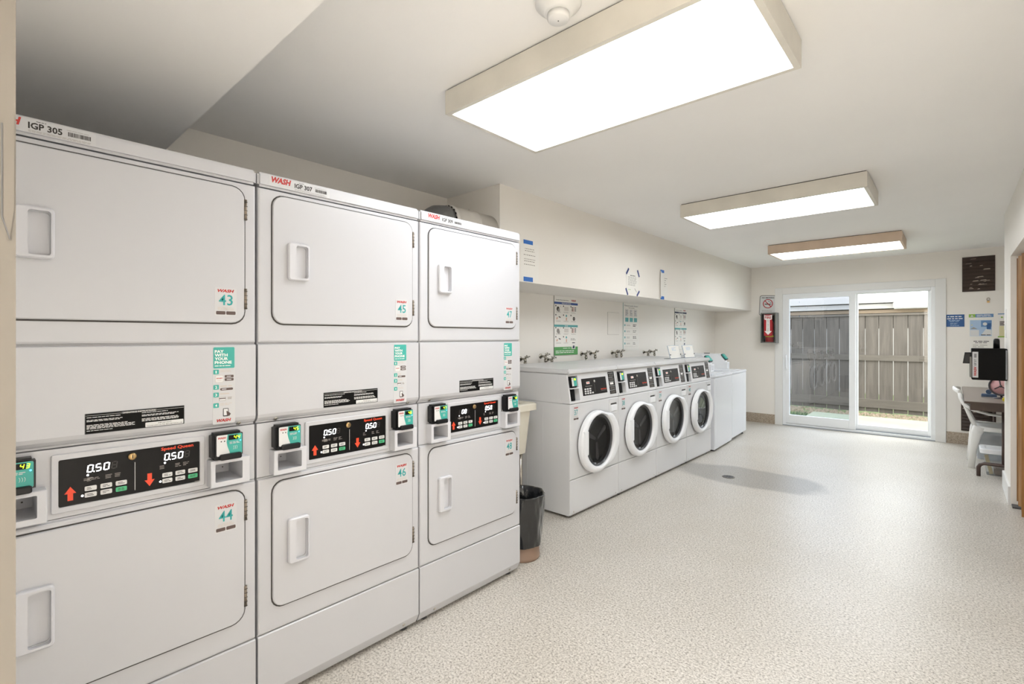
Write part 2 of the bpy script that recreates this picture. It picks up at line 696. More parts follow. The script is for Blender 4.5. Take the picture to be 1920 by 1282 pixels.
# entrance hall the photograph was taken from
wbox('wall_hall', (-1.3, -1.2, -2.6, YN - .12, 0, ZC, 'wall_paint'), (.9, 1.0, -2.6, YN - .12, 0, ZC, 'wall_paint'), (-1.3, 1.0, -2.7, -2.6, 0, ZC, 'wall_paint'))
hl = bpy.data.lights.new('hall_fill_lamp', 'AREA')  # unseen fill lamp, added to brighten the near half of the room
hl.shape = 'RECTANGLE'
hl.size, hl.size_y = .4, 1.2
hl.energy = HALL_FILL
ho = bpy.data.objects.new('hall_fill_lamp', hl)
ho.location = (-.92, -1.2, ZC - .12)
C.objects.link(ho)
b = MB(ID)
for x0, x1, y0, y1 in ((-1.15, -1.13, -1.83, -.57), (-.71, -.69, -1.83, -.57), (-1.13, -.71, -1.83, -1.81), (-1.13, -.71, -.59, -.57)):
    b.box(x0, x1, y0, y1, ZC - .125, ZC, 'trim_white')
struct(b.build('fill_lamp_frame'))  # invented fixture frame around the added fill lamp, out of view
# soffits
wbox('ceiling_soffit', (XB, XS, YS, YF, ZS1, ZC, 'wall_paint'))
wbox('ceiling_drop', (XB, -.66, YN, .635, 2.25, ZC, 'ceiling_paint'))
# near door casing, its edge shows at the left of the picture
b = MB(ID)
b.box(-.62, -.60, YN - .13, .0285, 0, 2.07, 'jamb_paint')
b.box(-.70, -.62, YN, .0285, 0, 2.07, 'jamb_paint')
struct(b.build('trim_1'))
t = thing('strike_plate', 'painted strike plate with dark edge on the door jamb at the far left', 'strike plate', (-.5995, .018, 1.490))
b = MB(Matrix(((0, 0, 1, 0), (1, 0, 0, 0), (0, 1, 0, 0), (0, 0, 0, 1))))
b.slab([(.0028, -.028), (.0068, -.046), (.0095, -.02), (.0095, .06), (.0028, .051)], -.001, .0006, 'jamb_paint')
b.build('plate', t)
b = MB(Matrix(((0, 0, 1, 0), (1, 0, 0, 0), (0, 1, 0, 0), (0, 0, 0, 1))))
b.slab([(.0016, .051), (.0016, -.028), (.0066, -.0475), (.0072, -.046), (.0026, -.028), (.0026, .051)], -.001, .0009, 'dark_grey')  # dark strip drawn as the shadow line along the plate edge
b.build('edge_shadow', t)
# far wall cove base and closet base
b = MB(ID)
for x0, x1 in ((XB, -2.076), (-.079, XN)):
    b.box(x0, x1, YF - .012, YF, 0, .146, 'cove_flake')
struct(b.build('baseboard_far'))
b = MB(ID)
b.box(XB, XB + .012, 2.3, YF, 0, .146, 'cove_flake')
struct(b.build('baseboard_left'))
b = MB(ID)
b.box(XR - .014, XR, CP1 + .0, PIER + .014, 0, .146, 'trim_white')
b.box(XR, XN, PIER, PIER + .014, 0, .146, 'trim_white')
b.box(XR - .014, XR, .6, CP0, 0, .146, 'trim_white')
struct(b.build('baseboard_right'))

# ------------------------------------------------------------------ sliding glass door
b = MB()
b.M = T(0, YF, 0) @ F0
for p0, p1, q0, q1 in ((-2.077, DL, 0, 2.11), (DR, -.079, 0, 2.11), (DL, DR, DT, 2.11)):
    b.box(p0, p1, q0, q1, 0, .018, 'trim_white', .003)
struct(b.build('trim_2'))
d1 = bpy.data.objects.new('door_1', None)
C.objects.link(d1)
d1.location = ((DL + DR) / 2, YF, 0)
struct(d1)
d1['label'] = 'white vinyl sliding glass door onto the fenced patio'
HX = (DR - DL) / 2


def dpart(name, boxes, m, parent=None, M=F0):
    b = MB(M)
    for p0, p1, q0, q1, n0, n1 in boxes:
        b.box(p0, p1, q0, q1, n0, n1, m, .003 if abs(n1 - n0) > .01 else 0)
    return b.build(name, parent or d1)


def px(x):
    return x - d1.location.x


dpart('door_frame', [(-HX, -HX + .045, 0, DT, -.11, .006), (HX - .045, HX, 0, DT, -.11, .006), (-HX + .045, HX - .045, DT - .04, DT, -.11, .006), (-HX + .045, HX - .045, 0, .035, -.11, .006)], 'vinyl')
dpart('threshold_track', [(-HX, HX, 0, .012, .006, .02), (-HX + .045, HX - .045, .035, .05, -.04, -.034)], 'seal_grey')
# sliding panel (left, in front)
LP0, LP1 = -HX + .02, px(-1.043)
lp = dpart('sliding_panel', [(LP0, px(-1.879), .04, 1.985, -.045, .004), (px(-1.118), LP1, .04, 1.985, -.045, .004), (px(-1.879), px(-1.118), .04, .168, -.045, .004), (px(-1.879), px(-1.118), 1.938, 1.985, -.045, .004)], 'vinyl')
b = MB()
b.q(px(-1.882), px(-1.115), .165, 1.941, -.02, 'pane_tinted')
b.build('pane', lp)
b = MB()
b.box(LP0 + .012, LP0 + .04, .85, 1.10, .004, .012, 'vinyl', .003)
b.tube([(LP0 + .03, .88, .01), (LP0 + .034, .88, .045), (LP0 + .036, .91, .055), (LP0 + .036, 1.04, .055), (LP0 + .034, 1.07, .045), (LP0 + .03, 1.07, .01)], .009, 'white_plastic')
b.build('door_handle', lp)
RP0, RP1 = px(-1.075), HX - .02
rp = dpart('fixed_panel', [(RP0, px(-1.02), .04, 1.985, -.10, -.052), (px(-.262), RP1, .04, 1.985, -.10, -.052), (px(-1.02), px(-.262), .04, .115, -.10, -.052), (px(-1.02), px(-.262), 1.965, 1.985, -.10, -.052)], 'vinyl')
b = MB()
b.q(px(-1.022), px(-.26), .113, 1.967, -.075, 'pane_clear')
b.build('pane', rp)

# ------------------------------------------------------------------ folding closet door
d2 = bpy.data.objects.new('door_2', None)
C.objects.link(d2)
d2.location = (XR + .05, CP1, 0)
struct(d2)
d2['label'] = 'brown wood accordion closet door folded back in its white opening'
zz = [(.372, 5.615), (.60, 5.55), (.372, 5.455), (.60, 5.385), (.378, 5.295), (.60, 5.2)]
for i in range(5):
    (x0, y0), (x1, y1) = zz[i], zz[i + 1]
    a = Vector((x0 - d2.location.x, y0 - CP1, 0))
    e = Vector((x1 - d2.location.x, y1 - CP1, 0))
    d = (e - a).normalized()
    nr = Vector((d.y, -d.x, 0)) * .012
    pts = [a + nr, e + nr, e - nr, a - nr]
    b = MB(ID)
    zb = .05 if i < 4 else .012
    b.slab([(v.x, v.y) for v in pts], zb, 1.985, 'closet_wood' if i != 2 else 'closet_wood_lit')  # one panel in paler wood, standing for the light on a turned face
    b.build('door_panel', d2)
b = MB(ID)
b.box(.02, .05, CP0 - CP1, 0, 1.992, 2.008, 'gap_dark')
b.build('top_track', d2)
b = MB(ID)
b.box(-.045, .08, -.10, -.002, 0, .012, 'dark_grey')
b.build('floor_guide', d2)

# ------------------------------------------------------------------ ceiling lights
LIGHTS = [(-1.053, 1.745, 'fixture_frame', 'large ceiling light nearest the camera, beside the smoke detector'),
          (-1.061, 4.290, 'fixture_frame', 'middle ceiling light in a beige frame, between the nearest and the tan one'),
          (-1.035, 6.769, 'fixture_frame_tan', 'farthest ceiling light in a tan frame, closest to the sliding door')]
for lx, ly, fm, lab in LIGHTS:
    t = thing('ceiling_light', lab, 'ceiling light', (lx, ly, ZC), 0, 'ceiling lights down the room')
    hx, hy, hh, k = .634, .316, .109, .022
    b = MB(ID)
    b.box(-hx, hx, -hy, -hy + k, -hh, -.006, fm)
    b.box(-hx, hx, hy - k, hy, -hh, -.006, fm)
    b.box(-hx, -hx + k, -hy + k, hy - k, -hh, -.006, fm)
    b.box(hx - k, hx, -hy + k, hy - k, -hh, -.006, fm)
    b.build('frame', t)
    b = MB(ID)
    b.box(-hx + .006, hx - .006, -hy + .006, hy - .006, -.02, 0, 'gap_dark')
    b.build('backing', t)
    b = MB(ID)
    b.box(-hx + k, hx - k, -hy + k, hy - k, -hh + .008, -hh + .012, 'diffuser')
    b.build('diffuser', t)

# smoke detector
t = thing('smoke_detector', 'round white smoke detector on the ceiling beside the nearest light', 'smoke detector', (-.966, 1.300, ZC))
b = MB(ID)
b.lathe([(.076, 0), (.076, -.010), (.070, -.018), (.060, -.022), (.050, -.036), (.044, -.040), (.03, -.041)], 'trim_white', 40, cap0=False)
b.build('housing', t)
b = MB(ID)
b.lathe([(.033, -.040), (.033, -.0415)], 'gap_dark', 32)
b.lathe([(.036, -.0415), (.036, -.058), (.033, -.062), (.0, -.063)], 'trim_white', 32, cap1=False)
b.lathe([(.002, -.0635), (.0015, -.065)], 'gap_dark', 8)
b.build('sensor_cap', t)


# ------------------------------------------------------------------ stacked dryers
def wash(b, p0, p1, q0, q1, n, m='red_ink'):
    b.text('WASH', p0, p1, q0, q1, n, m, .05, .25)


def number_sticker(parent, num, p, q, n, h=.096, wd=.068, back='label_clear'):
    b = MB()
    b.slab(rrect(p, p + wd, q, q + h, .004, 2), n, n + .0006, back)
    e = n + .0011
    k = wd * .12
    wash(b, p + k, p + wd - k, q + h * .84, q + h * .95, e)
    b.text(num, p + wd * .18, p + wd * .82, q + h * .38, q + h * .76, e, 'teal_ink', .01)
    b.lines(p + k, p + wd - k, q + h * .2, q + h * .32, 3, e, 'ink_pale', .5, .1, center=True)
    b.slab(rrect(p + wd * .06, p + wd * .48, q + h * .05, q + h * .17, .002, 1), n, e, 'ink_brown')
    b.slab(rrect(p + wd * .52, p + wd * .95, q + h * .05, q + h * .17, .002, 1), n, e, 'ink_brown')
    return b.build('number_sticker', parent)


DW = .7221


def dryer_door(t, name, q0, q1, num, hq0, hq1, sq):
    o, i = rrect(.053, .679, q0, q1, .042), rrect(.124, .177, hq0 + .006, hq1 - .006, .010)
    b = MB()
    b.slab(rrect(.049, .683, q0 - .005, q1 + .004, .044), 0, .0012, 'gap_dark')  # dark rim drawn as the shadow line around the door
    b.hole(o, i, .0012, .008, .0014, 'dryer_enamel', ch=.003)
    d = b.build(name, t)
    b = MB()
    ho = rrect(.104, .186, hq0 - .006, hq1 + .006, .012)
    hi = rrect(.132, .1785, hq0 + .004, hq1 - .004, .008)
    b.hole(ho, hi, .008, .024, .0022, 'dryer_plastic', ch=.004)
    b.build('handle', d)
    for z in (q1 - .075, q0 + .085):
        b = MB()
        b.tube([(.682, z - .036, .0055), (.682, z + .036, .0055)], .0055, 'hinge_steel', 8)
        for k in range(5):
            b.box(.6775, .6868, z - .034 + k * .015, z - .032 + k * .015, .002, .0115, 'gap_dark')
        b.build('hinge', d)
    number_sticker(d, num, .584, sq, .008)
    return d


def card_reader(t, p0, p1, q0, q1, num, n=-.012):
    b = MB()
    b.bbox(p0, p1, q0 - .006, q1 + .004, n, n + .045, 'black_plastic', .008)
    d = b.build('card_reader', t)
    e = n + .0456
    b = MB()
    x0, x1, y0, y1 = p0 + .012, p1 - .005, q0 + .006, q1 - .004
    b.slab(rrect(x0, x1, y0, y1, .004, 2), e - .001, e, 'sticker_white')
    e += .0005
    mid = x0 + (x1 - x0) * .42
    pts = [(mid, y1), (mid - .003, (y0 + y1) / 2 + .01), (mid, (y0 + y1) / 2 - .006), (mid + .010, y0), (x1 - .003, y0), (x1, y0 + .004), (x1, y1 - .003), (x1 - .003, y1)]
    b.flat(list(reversed(pts)), e, 'teal')
    wash(b, x0 + .004, mid - .004, y1 - .013, y1 - .006, e)
    b.flat(circ(x0 + .014, y1 - .021, .0022, 8), e, 'ink')
    b.flat(circ(x0 + .024, y1 - .021, .0022, 8), e, 'ink')
    e += .0005
    for k in range(3):     # contactless waves
        cx, cy = x1 - .030 + k * .005, y0 + .024
        b.tube([(cx + .004 * math.cos(R(a)), cy + .007 * math.sin(R(a)), e) for a in range(-60, 61, 20)], .0006, 'white_ink', 4)
    b.lines(mid + .006, x1 - .006, y0 + .037, y0 + .045, 2, e, 'label_clear')
    b.build('face_label', d)
    b = MB()
    b.q(mid + .003, x1 - .014, y1 - .019, y1 - .003, e, 'black_gloss')
    b.seg(num, mid + .018, y1 - .0175, .0085, .013, e + .0005, 'led_lime', shear=.2)
    b.flat(circ(x1 - .006, y1 - .024, .0022, 10), e + .0005, 'led_blue')
    b.build('display', d)
    b = MB()
    b.slab(rrect(p0 + .020, p1 - .008, q0 - .008, q0 + .012, .006, 3), e - .002, e + .010, 'black_plastic', .003)
    b.build('card_slot', d)
    return d


def coin_box(t, o, i, n1=.03):
    b = MB()
    b.hole(rrect(*o, .003, 2), rrect(*i, .003, 2), -.012, n1, -.105, 'dryer_plastic', 'dryer_plastic', ch=.002)
    for k in (.3, .6):
        b.flat(circ(i[0] + (i[1] - i[0]) * .75, i[2] + (i[3] - i[2]) * k, .0025, 8), -.1035, 'gap_dark')
    d = b.build('coin_box', t)
    return d


def console(t, both):
    b = MB()
    b.hole(rrect(.180, .559, .876 - .014, 1.028, .006, 2), rrect(.195, .545, .877, 1.012, .004, 2), -.012, -.006, -.0105, 'dryer_enamel', ch=.002)
    fr = b.build('console', t)
    b = MB()
    n = -.0098
    b.slab(rrect(.196, .544, .878, 1.011, .004, 2), -.0105, n, 'black_gloss')
    n += .0004
    b.text('Speed Queen', .437, .526, .994, 1.007, n, 'orange_ink', .03)
    b.q(.3693, .3707, .888, .974, n, 'key_white')
    for px_, up in ((.221, True), (.407, False)):
        d = 1 if up else -1
        cy = .912
        pts = [(px_ - .006, cy - .020 * d), (px_ + .006, cy - .020 * d), (px_ + .006, cy), (px_ + .013, cy), (px_, cy + .020 * d), (px_ - .013, cy), (px_ - .006, cy)]
        b.flat(pts if up else list(reversed(pts)), n, 'orange_ink')
    b.lines(.25, .29, .941, .949, 2, n, 'ink_grey', .4, .2)
    for x0 in (.256, .432):
        for x in (x0 + .001, x0 + .043, x0 + .065):
            b.lines(x, x + .017, .938, .951, 3, n, 'ink_grey', .35, .3)
    b.q(.53, .542, .879, .8805, n, 'ink_grey')
    b.build('overlay', fr)
    n += .0003
    for x0, val in ((.256, both[0]), (.444, both[1])):
        b = MB()
        b.seg('8888', x0, .964, .0145, .023, n, 'led_off', 'led_off')
        if len(val) > 3:
            b.seg(val, x0, .964, .0145, .023, n + .0006, 'led_white')
        else:
            b.seg(val, x0 + .0145 * 1.28, .964, .0145, .023, n + .0006, 'led_white')
        b.flat(circ(x0 + .003, .957, .0028, 10), n, 'led_white')
        b.build('price_display', fr)
    for x0 in (.252, .44):
        for i in range(3):
            for j in range(2):
                b = MB()
                m = 'key_green' if (i == 2 and j == 0) else 'key_white'
                x, y = x0 + i * .0355, .893 + j * .0185 + (.0 if True else 0)
                b.slab(rrect(x, x + .027, y, y + .0135, .0025, 2), n - .0003, n + .0012, m, .0005)
                b.lines(x + .005, x + .023, y + .003, y + .011, 2, n + .0016, 'ink', .4, .3)
                if i == 0 and j == 0:
                    b.flat(circ(x - .005, y + .007, .003, 10), n + .0005, 'led_white')
                b.build('button', fr)
    b = MB(F0 @ T(.363, .993, 0))
    b.lathe([(.011, n), (.011, n + .004), (.009, n + .006), (.0, n + .0062)], 'brass', 20, cap1=False)
    b.box(-.0012, .0012, -.005, .005, n + .006, n + .0068, 'gap_dark')
    b.build('key_lock', fr)
    return fr


def pay_sticker(t):
    b = MB()
    p0, p1 = .582, .648
    b.slab(rrect(p0 - .002, p1 + .002, 1.062, 1.326, .004, 2), 0, .0005, 'label_clear')
    n = .001
    b.slab(rrect(p0, p1, 1.252, 1.324, .003, 2), 0, n, 'teal')
    n += .0005
    for i, s in enumerate(('PAY', 'WITH', 'YOUR', 'PHONE')):
        wd = (.028, .040, .041, .053)[i]
        b.text(s, p0 + .004, p0 + .004 + wd, 1.3045 - i * .0125, 1.3145 - i * .0125, n, 'white_ink', .035)
    b.lines(p0 + .004, p1 - .010, 1.2585, 1.2625, 1, n, 'white_ink', .6, 0)
    for s, q in (('1', 1.232), ('2', 1.180), ('3', 1.154), ('4', 1.118)):
        b.slab(rrect(p0, p0 + .017, q, q + .016, .002, 2), 0, n - .0004, 'teal')
        b.text(s, p0 + (.0068 if s == '1' else .0055), p0 + (.0098 if s == '1' else .0115), q + .0035, q + .0125, n, 'white_ink', .02)
        b.lines(p0 + .021, p1 - .006, q + .006, q + .015, 2 if s in '14' else 1, n - .0004, 'ink_pale', .45, .3)
        b.q(p0, p1, q - .003, q - .0025, n - .0004, 'ink_pale') if s == '3' else None
    b.slab(rrect(p0 + .006, p0 + .031, 1.204, 1.228, .004, 2), 0, n - .0006, 'ink_pale')
    b.slab(rrect(p0 + .007, p0 + .030, 1.205, 1.227, .004, 2), 0, n - .0003, 'sticker_white')
    wash(b, p0 + .009, p0 + .028, 1.216, 1.220, n)
    b.q(p0 + .012, p0 + .025, 1.210, 1.2112, n, 'ink_pale')
    for q in (1.219, 1.208):
        b.slab(rrect(p0 + .035, p1 - .003, q, q + .009, .002, 2), 0, n - .0003, 'ink_brown')
        b.lines(p0 + .041, p1 - .006, q + .002, q + .007, 1, n, 'label_clear', .5, .1)
    b.slab(rrect(p0 + .021, p1 - .005, 1.176, 1.184, .003, 2), 0, n - .0003, 'ink_brown')
    b.q(p0 + .026, p0 + .040, 1.1785, 1.1815, n, 'label_clear')
    b.slab(rect(p0 + .018, p0 + .038, 1.141, 1.1535), 0, n - .0005, 'ink_brown')
    b.slab(rect(p0 + .0187, p0 + .0373, 1.1417, 1.1528), 0, n - .0003, 'sticker_white')
    b.q(p0 + .018, p0 + .038, 1.147, 1.1502, n, 'ink_brown')
    b.lines(p0 + .044, p0 + .060, 1.144, 1.153, 2, n, 'ink_grey')
    b.slab(rrect(p0 + .030, p0 + .047, 1.086, 1.114, .002, 2), 0, n - .0005, 'ink')
    b.slab(rect(p0 + .032, p0 + .045, 1.0895, 1.112), 0, n - .0003, 'sticker_white')
    b.flat([(p0 + .042, 1.087), (p0 + .050, 1.087), (p0 + .054, 1.094), (p0 + .047, 1.101), (p0 + .040, 1.105)], n, 'ink_brown')
    wash(b, p0 + .010, p0 + .055, 1.0685, 1.079, n)
    return b.build('payment_sticker', t)


def instruction_label(t):
    b = MB()
    p0, p1, q0, q1 = .252, .497, 1.078, 1.136
    b.slab(rrect(p0 - .0015, p1 + .0015, q0 - .0015, q1 + .0015, .002, 2), 0, .0005, 'grey_plastic')
    n = .001
    b.slab(rect(p0, p1, q0, q1), 0, n, 'black_matte')
    n += .0005
    b.q(p0 + .001, p1 - .001, q1 - .0056, q1 - .005, n, 'white_ink')
    b.q(p0 + .083, p0 + .171, q1 - .0085, q1 - .002, n, 'dark_grey')
    b.text('OPERATING INSTRUCTIONS', p0 + .086, p0 + .168, q1 - .0075, q1 - .0032, n + .0004, 'white_ink', .01)
    for q, k, wd in ((q1 - .0125, 1, .095), (q1 - .022, 2, .085), (q1 - .040, 4, .116), (q1 - .051, 1, .062)):
        b.lines(p0 + .003, p0 + .003 + wd, q - (k - 1) * .0018, q + .003 + (k - 1) * .0018, k, n, 'key_white', .55, .18)
    for q, k, wd in ((q1 - .0125, 1, .07), (q1 - .021, 2, .10), (q1 - .0345, 3, .108)):
        b.lines(p0 + .133, p0 + .133 + wd, q - (k - 1) * .0018, q + .003 + (k - 1) * .0018, k, n, 'key_white', .55, .15)
    b.slab(rrect(p0 + .142, p1 - .002, q0 + .001, q0 + .0155, .002, 2), 0, n, 'sticker_white')
    b.text('IMPORTANT:', p0 + .175, p0 + .211, q0 + .009, q0 + .013, n + .0005, 'ink')
    b.text('CLEAN LINT FILTER BEFORE EACH USE', p0 + .146, p1 - .005, q0 + .003, q0 + .0065, n + .0005, 'ink')
    return b.build('instruction_label', t)


def dryer(y0, top, bottom, igp, prices, lab):
    t = thing('stacked_dryer', lab, 'dryer', (-1.8657, y0, 0), LEFT, 'stacked tumble dryers on the left')
    a, z = .004, DW - .004
    b = MB()
    b.box(a, z, .02, .06, -.72, -.0225, 'dryer_enamel')
    b.box(a, z, .06, .846, -.72, -.012, 'dryer_enamel')
    b.box(a, z, .846, 1.046, -.72, -.13, 'dryer_enamel')
    b.box(a, z, 1.046, 1.10, -.72, -.0226, 'dryer_enamel')
    b.box(a, z, 1.10, 1.902, -.72, -.0125, 'dryer_enamel')
    b.box(a + .006, z - .006, .262, 1.90, -.014, -.005, 'gap_dark') if False else None
    b.build('cabinet', t)
    for x in (.06, DW - .06):
        for d in (-.05, -.66):
            b = MB(F0 @ T(x, 0, d) @ Matrix.Rotation(R(-90), 4, 'X'))
            b.lathe([(.02, 0), (.02, .012), (.012, .014), (.012, .022)], 'dark_grey', 12)
            b.build('foot', t)
    b = MB()
    b.bbox(a - .002, z + .002, 1.905, 1.957, -.72, .004, 'dryer_enamel', .008)
    lid = b.build('top_cover', t)
    b = MB()
    b.slab(rrect(.040, .275, 1.914, 1.951, .003, 2), .003, .0045, 'label_clear')
    n = .005
    wash(b, .049, .121, 1.927, 1.949, n)
    b.lines(.075, .121, 1.919, 1.922, 1, n, 'ink_pale', .5, .1)
    b.text(igp, .134, .203, 1.924, 1.942, n, 'ink', .03)
    b.lines(.150, .170, 1.9445, 1.9475, 1, n, 'ink', .5, 0)
    b.lines(.134, .268, 1.915, 1.921, 2, n, 'ink_grey', .35, .15)
    x = .215
    while x < .262:
        wd = rng.choice((.0008, .0014, .002))
        b.q(x, x + wd, 1.926, 1.938, n, 'ink')
        x += wd + rng.choice((.0007, .0012))
    b.lines(.212, .262, 1.941, 1.944, 1, n, 'ink_grey', .4, .1)
    b.build('machine_sticker', lid)
    b = MB()
    b.slab(rect(a, z, 1.339, 1.901), -.0119, 0, 'dryer_enamel', .007)
    b.build('upper_panel', t)
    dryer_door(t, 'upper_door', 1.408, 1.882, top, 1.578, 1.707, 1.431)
    b = MB()
    prof = [(1.333, -.012), (1.333, -.004), (1.330, 0), (1.078, 0), (1.066, -.004), (1.056, -.014), (1.052, -.0225), (1.10, -.0225)]
    b.extr(prof, a, z, 'dryer_enamel')
    b.build('lint_panel', t)
    for x in (.072, .667):
        b = MB(F0 @ T(x, 1.056, -.016) @ Matrix.Rotation(R(40), 4, 'X'))
        b.lathe([(.008, 0), (.008, .003), (.005, .005), (.0, .0055)], 'steel', 12, cap1=False)
        b.box(-.0008, .0008, -.005, .005, .005, .006, 'gap_dark')
        b.build('screw', t)
    instruction_label(t)
    pay_sticker(t)
    # control panel with pockets for the two coin boxes
    b = MB()
    L0, L1, R0, R1, B0, B1 = .060, .158, .578, .680, .866, .934
    for p0, p1, q0, q1 in ((a, L0, .848, 1.044), (L1, R0, .848, 1.044), (R1, z, .848, 1.044), (L0, L1, .848, B0), (L0, L1, B1, 1.044), (R0, R1, .848, B0), (R0, R1, B1, 1.044)):
        b.box(p0, p1, q0, q1, -.129, -.012, 'dryer_enamel')
    b.build('control_panel', t)
    console(t, prices)
    card_reader(t, .052, .148, .952, 1.032, top)
    card_reader(t, .570, .666, .952, 1.032, bottom)
    coin_box(t, (.048, .170, .854, .944), (.062, .150, .871, .932))
    coin_box(t, (.566, .688, .854, .944), (.580, .664, .871, .932))
    b = MB()
    b.slab(rect(a, z, .279, .842), -.0119, 0, 'dryer_enamel', .006)
    b.build('lower_panel', t)
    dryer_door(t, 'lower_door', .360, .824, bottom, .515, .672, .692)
    b = MB()
    b.extr([(.274, -.012), (.274, -.005), (.270, 0), (.062, 0), (.055, -.003), (.018, -.022), (.06, -.0119)], a, z, 'dryer_enamel')
    b.build('kick_panel', t)
    for x in (.10, DW - .08):
        b = MB(F0 @ T(x, .040, -.0105) @ Matrix.Rotation(R(27), 4, 'X'))
        b.lathe([(.007, 0), (.007, .002), (.0, .004)], 'steel', 10, cap1=False)
        b.build('screw', t)
    return t


dryer(-.0225, '43', '44', 'IGP 305', ('0.50', '0.50'), 'stacked white dryer with doors numbered 43 and 44, nearest the camera')
dryer(.6996, '45', '46', 'IGP 307', ('0.50', '0.50'), 'middle stacked white dryer with doors numbered 45 and 46')
dryer(1.4217, '47', '48', 'IGP 309', ('08', '0.50'), 'stacked white dryer with doors numbered 47 and 48, beside the trash can')

# ------------------------------------------------------------------ front loading washers
WX, WY, WW = -2.1259, 3.0034, .7147
LEAN = Matrix(((1, 0, 0, 0), (0, .16, -1, -.857 * .16), (0, 1, 0, 0), (0, 0, 0, 1)))


ND = 90


def door_outline(d=0):
    cx, cy, r = .333, .535, .243
    o = []
    for i in range(41):
        t = R(62 + (298 - 62) * i / 40)
        o.append((cx + r * math.cos(t), cy + r * math.sin(t)))
    o += [(.555, .345), (.635, .44), (.652, .49), (.652, .59), (.635, .64), (.555, .735)]
    px_, py_ = .355, .542
    rad = []
    for k in range(ND):
        a = 2 * PI * k / ND
        ux, uy = math.cos(a), math.sin(a)
        best = 0
        for i in range(len(o)):
            (x1, y1), (x2, y2) = o[i], o[(i + 1) % len(o)]
            den = ux * (y2 - y1) - uy * (x2 - x1)
            if abs(den) < 1e-9:
                continue
            tt_ = ((x1 - px_) * (y2 - y1) - (y1 - py_) * (x2 - x1)) / den
            ss = ((x1 - px_) * uy - (y1 - py_) * ux) / den
            if tt_ > 0 and -1e-6 <= ss <= 1 + 1e-6:
                best = max(best, tt_)
        rad.append(best)
    for _ in range(4):
        rad = [(rad[k - 1] + 2 * rad[k] + rad[(k + 1) % ND]) / 4 for k in range(ND)]
    return [(px_ + (rad[k] - d) * math.cos(2 * PI * k / ND), py_ + (rad[k] - d) * math.sin(2 * PI * k / ND)) for k in range(ND)]


